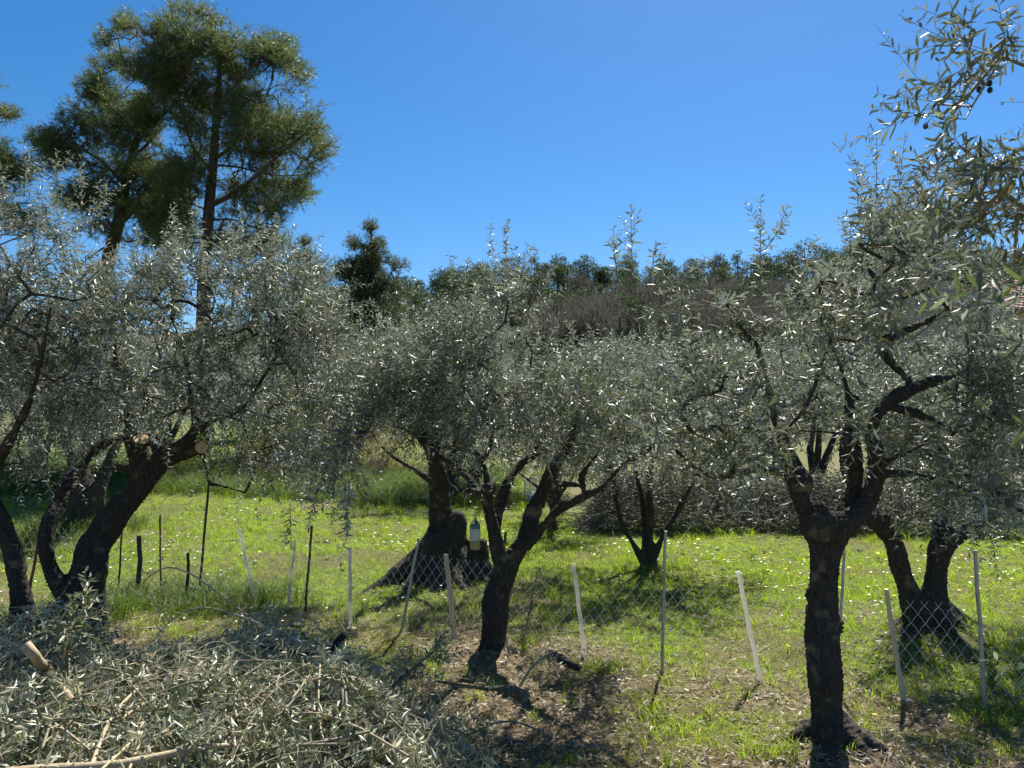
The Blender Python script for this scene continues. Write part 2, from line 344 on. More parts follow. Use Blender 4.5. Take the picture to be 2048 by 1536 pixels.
def blob_points(blobs, d0, rd, n, rng, shell=0.45):
    """blobs: (px, py, rx, ry[, depth offset, weight]) of the photograph -> scattered world points"""
    wts = np.array([(b[5] if len(b) > 5 else 1) * b[2] * b[3] for b in blobs], float); wts /= wts.sum(); out = []
    for b, c in zip(blobs, rng.multinomial(n, wts)):
        v = norm(rng.normal(size=(c, 3))) * (rng.random((c, 1)) ** shell); dd = d0 + (b[4] if len(b) > 4 else 0)
        for k in v: out.append(P(b[0] + k[0] * b[2], b[1] + k[2] * b[3], max(0.9, dd + k[1] * rd)))
    return np.array(out)
def grow(limbs, T, rng, step=0.16, wob=0.18, r_tip=0.0026, power=0.43, arch=0.1):
    """joins every target to the nearest wood already grown; returns edges, radii and the direction in which each tip points"""
    L0 = np.concatenate([p[1:] for p, r in limbs]); n0 = len(L0); mx = n0 + len(T) * 12
    nod = np.zeros((mx, 3)); nod[:n0] = L0; par = np.full(mx, -1); n = n0; tips = []
    dl = np.array([np.min(np.sum((L0 - t) ** 2, 1)) for t in T]); order = np.argsort(dl)
    for k in order:
        t = T[k]; dd = np.linalg.norm(nod[:n] - t, axis=1); b = int(np.argmin(dd)); dist = dd[b]
        if b < n0 and n0 > 3:                         # leave the limb a little lower down
            pass
        st = int(min(10, max(1, round(dist / step)))); prev = b; a = nod[b].copy()
        side = rng.normal(size=3) * wob * dist * 0.5
        for s in range(1, st + 1):
            f = s / st; q = a + (t - a) * f + (side + np.array([0, 0, arch * dist])) * math.sin(math.pi * f) * 0.6
            if s < st: q = q + rng.normal(size=3) * 0.012
            nod[n] = q; par[n] = prev; prev = n; n += 1
        tips.append(prev)
    cnt = np.zeros(n); cnt[tips] += 1
    for q in range(n - 1, n0 - 1, -1):
        if par[q] >= 0: cnt[par[q]] += cnt[q]
    idx = np.arange(n0, n); A = nod[par[idx]]; B = nod[idx]
    rb = r_tip * np.maximum(cnt[idx], 1) ** power; pa = par[idx]; ra = np.where(pa >= n0, r_tip * np.maximum(cnt[pa], 1) ** power, rb * 1.15)
    tips = np.array(tips); D = norm(nod[tips] - nod[par[tips]])
    return A, B, np.minimum(ra, rb * 1.6), rb, nod[tips], D
def shoots(mb, P0, D, Ls, bend, rng, leafL=0.058, leafW=0.013, gap=0.021, hi=True, drop=0.12, stem_r=0.0016, leafmat=0, stemmat=1, start=0.02, emit=None):
    """leafy shoots: opposite leaves in pairs along a curved stem"""
    S = len(P0); Mx = int(max(Ls) / gap) + 1; s = (np.arange(Mx)[None] + 0.5 * rng.random((S, 1))) * gap + start
    Ls = np.asarray(Ls)[:, None]; mask = s < Ls
    pos = P0[:, None] + D[:, None] * s[..., None] + bend[:, None] * (s ** 2 / Ls)[..., None]
    tan = norm(D[:, None] + 2 * bend[:, None] * (s / Ls)[..., None])
    U, W = frame_of(tan); roll = rng.random((S, 1)) * 6.28 + np.arange(Mx)[None] * (math.pi / 2) + rng.normal(size=(S, Mx)) * 0.3
    lat = np.cos(roll)[..., None] * U + np.sin(roll)[..., None] * W
    for sg in (-1, 1):
        k = mask & (rng.random((S, Mx)) > drop); p = pos[k]; t = tan[k]; la = lat[k] * sg; n = len(p)
        spread = 0.55 + 0.5 * rng.random((n, 1))
        dr = norm(t * (1.25 - spread) + la * spread + rng.normal(size=(n, 3)) * 0.22 + np.array([0, 0, -0.12]))
        nn = norm(np.cross(np.cross(dr, t + rng.normal(size=(n, 3)) * 0.6), dr))
        ff = np.broadcast_to(s / Ls, (S, Mx))[k]; size = (1.05 - 0.55 * ff ** 2) * (0.75 + 0.45 * rng.random(n))
        if emit is not None: emit.append((p, dr, nn, leafL * size))
        else: add_leaves(mb, p, dr, nn, leafL * size, leafW * (0.8 + 0.4 * rng.random(n)) * size ** 0.5, rng.random(n), rng, hi, leafmat)
    f = np.linspace(0, 1, 5)[None]; q = P0[:, None] + D[:, None] * (f * Ls)[..., None] + bend[:, None] * (f ** 2 * Ls)[..., None]
    rr = stem_r * (1 - 0.6 * f[0])
    for j in range(4): add_prisms(mb, q[:, j], q[:, j + 1], np.full(S, rr[j]), np.full(S, rr[j + 1]), 0.5, stemmat)
def olive_tree(key, label, blobs, rd, nshoots, limbs_px, seed, cat="olive tree", group=None, voxel=0.014, lmat='olive', leaf=(0.069, 0.0135),
               hi=True, extra_shoots=(), droop=0.0, barks=('bark',), wood_extra=None, cuts=(), slen=(0.22, 0.58), gap=0.026, shell=0.45, rough=1.0, name="olive_tree", extra_targets=None, drop=0.12, roots=(5, .26, .05, .10)):
    rng = np.random.default_rng(seed); px, d = BASES[key]; base = G(px, d)
    root = thing(name, base, label, cat, group)
    limbs = [polyline(p, d) for p in limbs_px]; slim = {'C': .87, 'G': .90}.get(key, 1); limbs = [(q, r * slim) for q, r in limbs]
    remeshed_trunk("trunk", limbs, voxel, [M[b] for b in barks], root, rough, seed, wood_extra, roots)
    T = blob_points(blobs, d, rd, int(nshoots * 2.3), rng, shell)
    cl = vn(T * 1.9 + seed, seed + 40) + .35 * vn(T * 5 + seed, seed + 41); T = T[np.argsort(-(cl + .30 * rng.random(len(T))))[:int(nshoots * 1.12)]]
    thick = np.concatenate([p[r > .022] for p, r in limbs if (r > .022).any()])
    far_ = np.min(np.linalg.norm(T[:, None] - thick[None], axis=2), axis=1) > .30; T = T[far_]
    if extra_targets is not None: T = np.concatenate([T, extra_targets])
    T = T[T[:, 2] > H(T[:, 0], T[:, 1]) + 0.35]
    gl = [(p[len(p) // 3:], r) for p, r in limbs]
    A, B, ra, rb, tp, td = grow(gl, T, rng)
    br = MB(); k = rb > 0.007
    add_prisms(br, A[k], B[k], ra[k], rb[k], 0.5, 0, 6); add_prisms(br, A[~k], B[~k], ra[~k], rb[~k], 0.5, 1, 3)
    link("branches", br.mesh("branches", [M['bark'], M['twig']], True, base), root)["kind"] = "stuff"
    c = T.mean(0); outw = norm(tp - c); n = len(tp)
    upf = rng.random((n, 1)); dro = (rng.random((n, 1)) < droop)
    hz = np.clip((tp[:, 2:3] - np.percentile(tp[:, 2], 12)) / (np.ptp(tp[:, 2]) * .75), 0, 1)
    sway = (np.stack([vn(tp * 1.1, seed + 60 + j_) for j_ in range(3)], -1) - .5) * 1.6
    dro = dro & (hz < .55)
    D = norm(td * 0.3 + outw * 0.45 + sway + rng.normal(size=(n, 3)) * 0.24 + np.where(dro, -0.9, -0.25 + 1.25 * hz) * np.array([0, 0, 1.0]))
    Ls = slen[0] + (slen[1] - slen[0]) * rng.random(n); bend = rng.normal(size=(n, 3)) * 0.12 + np.array([0, 0, -0.16]) * (1 + 1.2 * dro)
    cr = MB(); shoots(cr, tp, D, Ls, bend, rng, leaf[0], leaf[1], gap, hi, drop)
    # short side shoots close to the tips fill the crown
    sel = rng.random(n) < 0.85; q = tp[sel]; m = len(q)
    D2 = norm(D[sel] * 0.7 + rng.normal(size=(m, 3)) * 0.45); shoots(cr, q - td[sel] * 0.08, D2, Ls[sel] * 0.65, bend[sel] * 0.5, rng, leaf[0], leaf[1], gap, hi, drop)
    if len(extra_shoots):
        for e in extra_shoots:      # (px base, py base, px tip, py tip, depth)
            a = P(e[0], e[1], e[4]); b = P(e[2], e[3], e[4] + 0.05); dv = b - a; l = np.linalg.norm(dv)
            m = 1 + len(e) // 6 * 3; st = np.linspace(0.25, 0.65, 3)
            bd = np.array([0.04 * rng.normal(), 0, 0.02]); shoots(cr, a[None], norm(dv - bd * 1.0)[None], [l], bd[None] , rng, leaf[0] * 1.0, leaf[1], gap * 1.1, hi, 0.05, 0.003)
            for q in st:
                dd = norm(dv / l + rng.normal(size=3) * 0.38); shoots(cr, (a + dv * q)[None], dd[None], [l * 0.4], np.zeros((1, 3)), rng, leaf[0] * 0.85, leaf[1] * .9, gap, hi, 0.1)
    ob = link("crown", cr.mesh("crown", [M[lmat], M['twig']], False, base), root); ob["kind"] = "stuff"
    for (cx, cy, dd, r, nv) in cuts:
        cm = MB(); a = P(cx, cy, d + dd); nv = norm(np.array(nv, float)); rr = r / F * (d + dd)
        add_tube(cm, [a - nv * 0.05, a - nv * 0.01, a], [rr * 1.15, rr * 1.15, rr], 14, 0.5, True, 1, 0)
        link("pruning_cut", cm.mesh("pruning_cut", [M['cut'], M['bark']], False, base), root)
    return root

# A: left tree with leaning trunk
A_LIMBS = [
    [(128, 1300, 0, 150), (140, 1250, 0, 110), (160, 1185, 0, 80), (185, 1100, 0.02, 76), (235, 1025, 0.1, 68), (285, 968, 0.15, 62), (330, 915, 0.2, 52), (385, 896, 0.25, 40), (402, 890, 0.25, 30)],
    [(285, 960, 0.15, 60), (278, 915, 0.1, 50), (262, 870, 0.05, 34), (255, 810, 0.1, 26), (235, 740, 0.2, 16), (225, 650, 0.3, 9)],
    [(350, 905, 0.2, 34), (388, 860, 0.15, 22), (382, 800, 0.0, 17), (372, 720, -0.1, 11), (345, 640, -0.2, 7)],
    [(388, 868, 0.15, 16), (420, 845, 0.1, 12), (480, 820, 0.0, 10), (520, 765, -0.1, 8), (560, 700, -0.2, 6)],
    [(400, 895, 0.25, 20), (412, 930, 0.2, 12), (420, 965, 0.1, 9), (445, 972, 0.0, 7), (490, 985, -0.1, 5)],
    [(130, 1265, 0, 60), (135, 1200, -0.05, 46), (98, 1130, -0.1, 42), (92, 1070, -0.1, 38), (120, 1000, 0.1, 38), (150, 945, 0.3, 38), (185, 905, 0.5, 26), (230, 880, 0.6, 18), (300, 870, 0.8, 10)],
    [(290, 940, 0.2, 22), (240, 935, 0.3, 14), (190, 940, 0.5, 9)],
    [(180, 1120, 0.0, 46), (205, 1080, -0.05, 30), (196, 1170, -0.05, 44), (188, 1250, -0.05, 60)],
    [(110, 1270, 0, 60), (60, 1280, -0.3, 56), (0, 1300, -0.6, 50), (-60, 1310, -0.8, 40)]]
olive_tree('A', "large olive tree on the left, dark trunk leaning right with two pale pruning cuts", [
    (330, 640, 230, 130), (520, 600, 140, 110), (600, 700, 90, 130), (450, 770, 180, 90), (250, 770, 150, 90), (590, 850, 80, 70), (500, 910, 80, 40, 0, .5), (130, 700, 120, 150), (380, 540, 150, 60), (640, 620, 40, 50)],
    1.3, 880, A_LIMBS, 11, roots=(7, .38, .09, .14), extra_shoots=[(560, 560, 588, 455, 6.6), (340, 520, 352, 410, 6.6), (400, 500, 395, 400, 6.8), (480, 540, 470, 450, 6.5), (610, 560, 640, 500, 6.6)],
    droop=0.25, cuts=[(283, 878, -0.02, 15, (0.25, -0.55, 0.75)), (403, 895, 0.05, 12, (0.6, -0.8, 0.1))])
# A2: next tree to the left, mostly its crown in view
A2_LIMBS = [[(45, 1310, 0, 60), (42, 1200, 0, 44), (28, 1120, 0, 42), (5, 1050, 0, 38), (-20, 970, 0, 34), (-50, 880, 0, 30), (-40, 780, 0.1, 20), (-10, 700, 0, 12)],
            [(-20, 960, 0, 26), (20, 880, -0.3, 18), (60, 800, -0.5, 14), (85, 700, -0.7, 10), (105, 600, -0.8, 7)],
            [(-50, 880, 0, 22), (-110, 800, 0.2, 16), (-140, 700, 0.3, 10)]]
olive_tree('A2', "olive tree at the left edge, single bent stem and tall dense silvery crown", [
    (30, 560, 140, 130), (110, 470, 90, 70, 0, .7), (80, 750, 140, 120), (30, 870, 130, 70), (200, 640, 90, 120), (-80, 700, 120, 200), (40, 640, 130, 120)],
    0.9, 470, A2_LIMBS, 12, extra_shoots=[(60, 400, 55, 290, 5.3), (110, 410, 115, 300, 5.4), (160, 430, 158, 310, 5.3), (10, 420, 8, 330, 5.2), (200, 440, 198, 360, 5.5)], droop=0.2)
# B: old tree behind
B_LIMBS = [[(165, 1060, 0, 110), (168, 1020, 0, 80), (165, 970, 0, 60), (150, 920, 0, 40), (120, 850, 0.2, 20), (90, 780, 0.2, 10)],
           [(185, 1020, 0, 60), (200, 975, 0, 34), (215, 930, 0.1, 26), (240, 880, 0.1, 16), (280, 820, 0, 8)], [(130, 1050, 0, 70), (120, 1075, 0, 50)]]
olive_tree('B', "old thick-based olive tree farther back on the left, behind the leaning trunk", [(120, 850, 170, 70), (250, 820, 120, 80), (100, 760, 150, 80)], 1.8, 420, B_LIMBS, 13, voxel=0.025, hi=False, leaf=(0.08, 0.02), gap=0.035, droop=0.2)
# C: middle tree
C_LIMBS = [
    [(985, 1335, 0, 120), (985, 1300, 0, 84), (990, 1240, 0, 76), (992, 1190, 0, 74), (1012, 1140, 0, 76), (1030, 1110, 0, 48), (1052, 1070, 0.05, 46), (1062, 1030, 0.1, 44), (1085, 985, 0.15, 40), (1110, 930, 0.2, 36), (1138, 885, 0.3, 28), (1160, 820, 0.3, 18), (1150, 740, 0.2, 11)],
    [(1005, 1150, 0, 60), (998, 1110, -0.02, 44), (985, 1050, -0.05, 38), (972, 1000, -0.1, 32), (950, 985, -0.15, 28), (925, 980, -0.2, 24), (900, 972, -0.25, 20), (888, 950, -0.3, 18), (868, 905, -0.35, 16), (830, 868, -0.4, 12), (780, 850, -0.5, 8), (720, 830, -0.6, 5)],
    [(975, 1010, -0.1, 34), (976, 970, -0.1, 34), (966, 930, -0.1, 26), (948, 905, -0.1, 20), (920, 897, -0.15, 14), (880, 892, -0.2, 12), (850, 870, -0.2, 9), (820, 800, -0.3, 6)],
    [(962, 985, -0.1, 22), (930, 950, 0.1, 17), (900, 925, 0.2, 15), (870, 900, 0.3, 12), (890, 860, 0.3, 10), (920, 820, 0.3, 8), (930, 740, 0.3, 5)],
    [(992, 1060, -0.02, 34), (1000, 1010, 0.15, 30), (1015, 965, 0.25, 34), (1040, 930, 0.35, 30), (1072, 905, 0.4, 24), (1090, 850, 0.5, 12), (1080, 760, 0.5, 7)],
    [(1050, 1090, 0.0, 40), (1085, 1055, -0.1, 34), (1120, 1018, -0.2, 30), (1165, 995, -0.3, 26), (1210, 970, -0.4, 22), (1245, 930, -0.5, 18), (1290, 905, -0.6, 13), (1330, 860, -0.7, 9), (1340, 780, -0.7, 6)],
    [(1170, 985, -0.3, 20), (1165, 950, -0.2, 20), (1200, 900, -0.2, 14), (1230, 850, -0.3, 9), (1240, 780, -0.3, 6)],
    [(1098, 1010, 0.1, 10), (1110, 980, 0.0, 10), (1135, 968, -0.1, 10), (1166, 972, -0.15, 9)],
    [(966, 930, -0.1, 18), (985, 870, -0.2, 12), (990, 780, -0.3, 8), (1005, 680, -0.3, 6)],
    [(985, 1290, 0, 60), (1020, 1325, -0.1, 40), (1040, 1340, -0.15, 24)], [(980, 1300, 0, 60), (940, 1335, -0.1, 30)]]
def c_knobs(mb):
    for (x, y, dd, r) in ((978, 975, -0.12, 0.07), (1062, 1058, 0, 0.06), (1020, 1318, -0.1, 0.10), (868, 862, -0.3, 0.06)):
        q = P(x, y, 6.35 + dd); add_tube(mb, [q - [0, 0, r], q - [0, 0, r * .5], q, q + [0, 0, r * .5], q + [0, 0, r]], [r * .3, r * .85, r, r * .85, r * .3], 10)
olive_tree('C', "middle olive tree with a forked spreading trunk, the plastic bottle hanging from its limb", [
    (1000, 680, 110, 80), (1010, 580, 50, 50, 0, .6), (850, 750, 150, 80), (1100, 770, 150, 90), (750, 790, 110, 70), (690, 860, 80, 70), (950, 810, 200, 60), (1220, 800, 120, 80), (900, 690, 70, 50), (1230, 870, 80, 50), (700, 940, 60, 40, -.3, .35)],
    1.2, 760, C_LIMBS, 14, droop=0.22, roots=(6, .28, .06, .10), wood_extra=c_knobs, extra_shoots=[(1010, 560, 1015, 440, 6.0), (1040, 560, 1060, 490, 6.0), (905, 580, 900, 510, 6.2), (950, 580, 955, 520, 6.1), (1080, 600, 1110, 530, 6.0), (640, 930, 600, 1010, 6.2), (700, 960, 690, 1090, 6.0), (620, 860, 595, 985, 5.6), (655, 880, 690, 1010, 5.5), (700, 890, 745, 1000, 5.6), (650, 930, 610, 1060, 5.5), (690, 960, 700, 1075, 5.4), (600, 850, 560, 960, 5.7), (730, 880, 760, 960, 5.8), (670, 900, 650, 1000, 5.6), (580, 1010, 570, 1100, 5.9)])
# D: old tree on its bole
D_LIMBS = [[(885, 1190, 0, 130), (886, 1120, 0, 60), (886, 1050, 0, 44), (884, 990, 0, 44), (875, 940, 0, 42), (862, 900, 0, 34), (850, 870, 0.1, 28), (855, 820, 0.1, 16), (870, 750, 0.1, 8)],
           [(868, 1110, 0, 24), (864, 1040, 0, 16), (866, 980, 0, 22), (870, 930, 0, 24)],
           [(868, 965, 0, 16), (840, 945, 0.1, 10), (805, 925, 0.2, 8), (770, 900, 0.3, 6), (730, 850, 0.3, 4)],
           [(880, 950, 0, 30), (910, 900, 0.2, 16), (950, 850, 0.3, 10), (990, 800, 0.3, 6)],
           [(900, 1180, -0.1, 150), (940, 1150, -0.15, 110), (965, 1135, -0.2, 50), (985, 1165, -0.2, 30)],
           [(870, 1190, -0.1, 120), (830, 1195, -0.2, 60), (800, 1205, -0.3, 40)]]
def d_stump(mb):
    q = P(915, 1130, 8.9); t = P(915, 1022, 8.9)
    add_tube(mb, [q, q * .6 + t * .4, q * .25 + t * .75, t * .93 + q * .07, t], [.15, .13, .115, .08, .03], 12)
    q = P(955, 1140, 8.85); t = P(957, 1078, 8.85); add_tube(mb, [q, q * .5 + t * .5, t], [.14, .12, .10], 12)
BASES['D'] = (888, 9.0)
olive_tree('D', "old olive tree with split trunk rising from a broad dark stump behind the fence", [(850, 760, 150, 80), (740, 760, 110, 70), (980, 770, 120, 80), (770, 680, 90, 35, 0, .5), (1100, 830, 90, 60)], 1.5, 560, D_LIMBS, 15, voxel=0.02, hi=False, leaf=(0.068, 0.017), gap=0.028, wood_extra=d_stump, lmat='olive_far', roots=(11, .85, .22, .34))
# E, F small ones in the meadow
E_LIMBS = [[(1296, 1155, 0, 60), (1292, 1130, 0, 30), (1268, 1090, 0, 15), (1245, 1050, 0, 15), (1232, 1000, 0, 14), (1225, 950, 0.1, 10), (1200, 880, .1, 6)], [(1290, 1140, 0, 26), (1290, 1060, 0.1, 15), (1284, 1000, 0.1, 14), (1275, 960, 0.1, 11), (1260, 880, .1, 6)],
           [(1304, 1140, 0, 34), (1300, 1080, 0, 19), (1300, 1020, 0, 20), (1298, 970, 0, 16), (1305, 900, 0, 10), (1310, 800, 0, 6)], [(1308, 1110, 0, 22), (1330, 1065, 0, 13), (1355, 1025, 0, 12), (1372, 990, 0, 12), (1395, 950, 0, 9), (1420, 880, 0, 6)],
           [(1296, 1150, 0, 50), (1340, 1152, 0, 14)], [(1296, 1150, 0, 50), (1268, 1150, 0, 20)]]
olive_tree('E', "small multi-stemmed olive tree in the open meadow between fence and hedge", [(1290, 780, 170, 90), (1180, 880, 80, 60), (1420, 870, 110, 80), (1300, 880, 150, 55), (1290, 730, 120, 50, 0, .5)], 1.5, 620, E_LIMBS, 16, roots=(5, .3, .05, .08), voxel=0.018, hi=False, leaf=(0.072, 0.018), gap=0.03, rough=0.6, droop=0.3, lmat='olive_far')
F_LIMBS = [[(1105, 1068, 0, 34), (1105, 1030, 0, 16), (1098, 995, 0, 14), (1070, 970, 0, 8), (1030, 940, 0, 5)], [(1105, 1030, 0, 14), (1120, 990, 0, 12), (1145, 955, 0, 8), (1160, 900, 0, 5)], [(1110, 1010, 0, 10), (1095, 940, 0, 6), (1090, 880, 0, 4)]]
olive_tree('F', "low olive tree seen through the fork of the middle tree", [(1090, 870, 110, 60), (1000, 880, 80, 50), (1180, 880, 70, 60)], 1.5, 330, F_LIMBS, 17, roots=(5, .3, .05, .1), voxel=0.022, hi=False, leaf=(0.085, 0.022), gap=0.04, rough=0.6, lmat='olive_far')
# G: near right tree
G_LIMBS = [
    [(1665, 1530, 0, 190), (1662, 1490, 0, 130), (1655, 1430, 0, 88), (1648, 1340, 0, 84), (1646, 1250, 0, 86), (1645, 1180, 0, 78), (1650, 1110, 0, 88), (1660, 1065, 0, 100), (1700, 1040, 0, 60), (1735, 1000, 0.05, 48), (1752, 950, 0.05, 40), (1752, 900, 0, 34), (1745, 855, 0, 34), (1775, 805, 0, 40), (1830, 775, 0.05, 34), (1900, 755, 0.2, 24), (1980, 740, 0.3, 20), (2080, 720, 0.4, 14)],
    [(1650, 1090, 0, 80), (1622, 1040, 0, 46), (1600, 995, 0, 42), (1588, 955, 0, 44), (1565, 915, 0.05, 40), (1535, 880, 0.1, 36), (1505, 862, 0.15, 30), (1480, 850, 0.2, 18), (1430, 800, 0.3, 10), (1380, 740, 0.3, 6)],
    [(1690, 1060, 0.05, 46), (1702, 1000, 0.15, 40), (1712, 950, 0.15, 36), (1700, 890, 0.1, 36), (1702, 840, 0.1, 30), (1690, 760, 0.2, 16), (1660, 680, 0.3, 9), (1640, 600, 0.3, 5)],
    [(1580, 945, 0, 22), (1530, 938, -0.1, 17), (1480, 945, -0.15, 17), (1430, 952, -0.2, 13), (1400, 940, -0.2, 9), (1350, 900, -0.3, 6)],
    [(1560, 910, 0.05, 26), (1545, 850, 0.0, 22), (1535, 770, -0.05, 20), (1515, 700, -0.1, 18), (1485, 660, -0.1, 13), (1450, 600, -0.1, 6)],
    [(1750, 950, 0.05, 26), (1790, 945, 0.0, 20), (1840, 950, -0.1, 14), (1900, 965, -0.15, 12), (1960, 985, -0.2, 10), (2060, 1030, -0.3, 7)],
    [(1750, 940, 0.0, 18), (1810, 905, -0.1, 14), (1870, 915, -0.2, 14), (1930, 950, -0.3, 12), (2000, 990, -0.4, 10), (2080, 1040, -0.5, 8)],
    [(1830, 775, 0.05, 30), (1800, 745, 0.1, 26), (1772, 712, 0.1, 26), (1770, 680, 0.1, 22), (1810, 662, 0.1, 22), (1850, 645, 0.1, 18), (1900, 622, 0.1, 14), (1960, 605, 0.1, 12), (1990, 520, 0.1, 8)],
    [(1770, 810, 0, 30), (1840, 830, -0.1, 20), (1900, 860, -0.15, 14), (1960, 870, -0.2, 8)],
    [(1720, 800, 0.1, 14), (1640, 740, 0.0, 10), (1600, 660, 0.0, 7)],
    [(1675, 1440, 0.05, 50), (1690, 1480, 0.02, 26), (1720, 1515, -0.05, 22), (1780, 1540, -0.1, 16)],
    [(1690, 1490, 0, 60), (1740, 1520, -0.1, 50), (1790, 1560, -0.2, 30)], [(1650, 1490, 0, 70), (1600, 1540, -0.15, 40)]]
def g_knobs(mb):
    for (x, y, dd, r) in ((1625, 1190, 0, 0.045), (1672, 1250, 0, 0.045), (1665, 1465, -0.06, 0.09), (1640, 1055, -0.03, 0.10), (1600, 965, 0, 0.07)):
        q = P(x, y, 4.55 + dd); add_tube(mb, [q - [0, 0, r * 1.3], q - [0, 0, r * .6], q, q + [0, 0, r * .6], q + [0, 0, r * 1.3]], [r * .3, r * .85, r, r * .85, r * .3], 10)
olive_tree('G', "nearest olive tree on the right, upright dark trunk beside the fence, forking at head height", [
    (1560, 770, 160, 100, 0, .75), (1420, 760, 140, 90, 0, .8), (1300, 620, 110, 60, 0, .35), (1340, 830, 120, 60), (1440, 650, 100, 50, 0, .4), (1720, 640, 150, 120), (1860, 550, 130, 110, 0, .7), (1950, 800, 130, 120), (1820, 860, 130, 70), (1600, 620, 90, 50, 0, .3), (1900, 680, 140, 90, 0, .6), (1500, 880, 120, 60), (1780, 480, 90, 50), (1960, 950, 90, 60)],
    1.1, 680, G_LIMBS, 18, voxel=0.011, roots=(7, .50, .06, .13), droop=0.28, wood_extra=g_knobs, slen=(0.2, 0.42), shell=0.5,
    extra_shoots=[(1265, 560, 1267, 410, 4.3), (1235, 560, 1230, 460, 4.3), (1300, 560, 1330, 490, 4.3), (1520, 600, 1522, 400, 4.2), (1530, 500, 1580, 420, 4.2), (1750, 480, 1750, 270, 4.0), (1720, 480, 1722, 330, 4.1),
                  (1790, 470, 1815, 270, 3.9), (1780, 500, 1840, 330, 3.9), (1700, 520, 1690, 430, 4.1), (1370, 560, 1410, 510, 4.3), (1850, 470, 1880, 260, 3.8), (1900, 460, 1905, 300, 3.8), (1600, 560, 1630, 480, 4.2)])
# H: two-armed tree behind the fence on the right
H_LIMBS = [[(1850, 1300, 0, 150), (1838, 1250, 0, 84), (1815, 1180, 0, 46), (1800, 1130, 0, 46), (1785, 1085, 0, 46), (1755, 1048, 0, 34), (1730, 1025, 0.05, 22), (1700, 980, 0.1, 14), (1680, 900, 0.2, 8)],
           [(1860, 1260, 0, 90), (1868, 1190, 0, 56), (1875, 1130, 0, 50), (1888, 1085, 0, 48), (1930, 1060, 0, 34), (1980, 1030, 0, 26), (2040, 990, 0, 20), (2100, 940, 0, 12)],
           [(1885, 1085, 0, 40), (1880, 1030, 0.1, 34), (1890, 980, 0.2, 24), (1900, 900, 0.3, 12)],
           [(1780, 1065, 0, 26), (1765, 1045, 0.02, 22), (1775, 1032, .02, 12)],
           [(1870, 1280, 0, 70), (1930, 1285, -0.05, 40), (1975, 1300, -0.1, 18)], [(1830, 1290, 0, 70), (1790, 1290, -0.1, 30)]]
olive_tree('Hh', "two-armed olive tree on a grassy mound behind the right end of the wire fence", [(1900, 880, 150, 70), (1980, 960, 100, 60), (1760, 830, 120, 70), (2000, 800, 100, 90), (1850, 960, 70, 40)], 1.2, 480, H_LIMBS, 19, voxel=0.015, droop=0.3, roots=(9, .5, .10, .16))
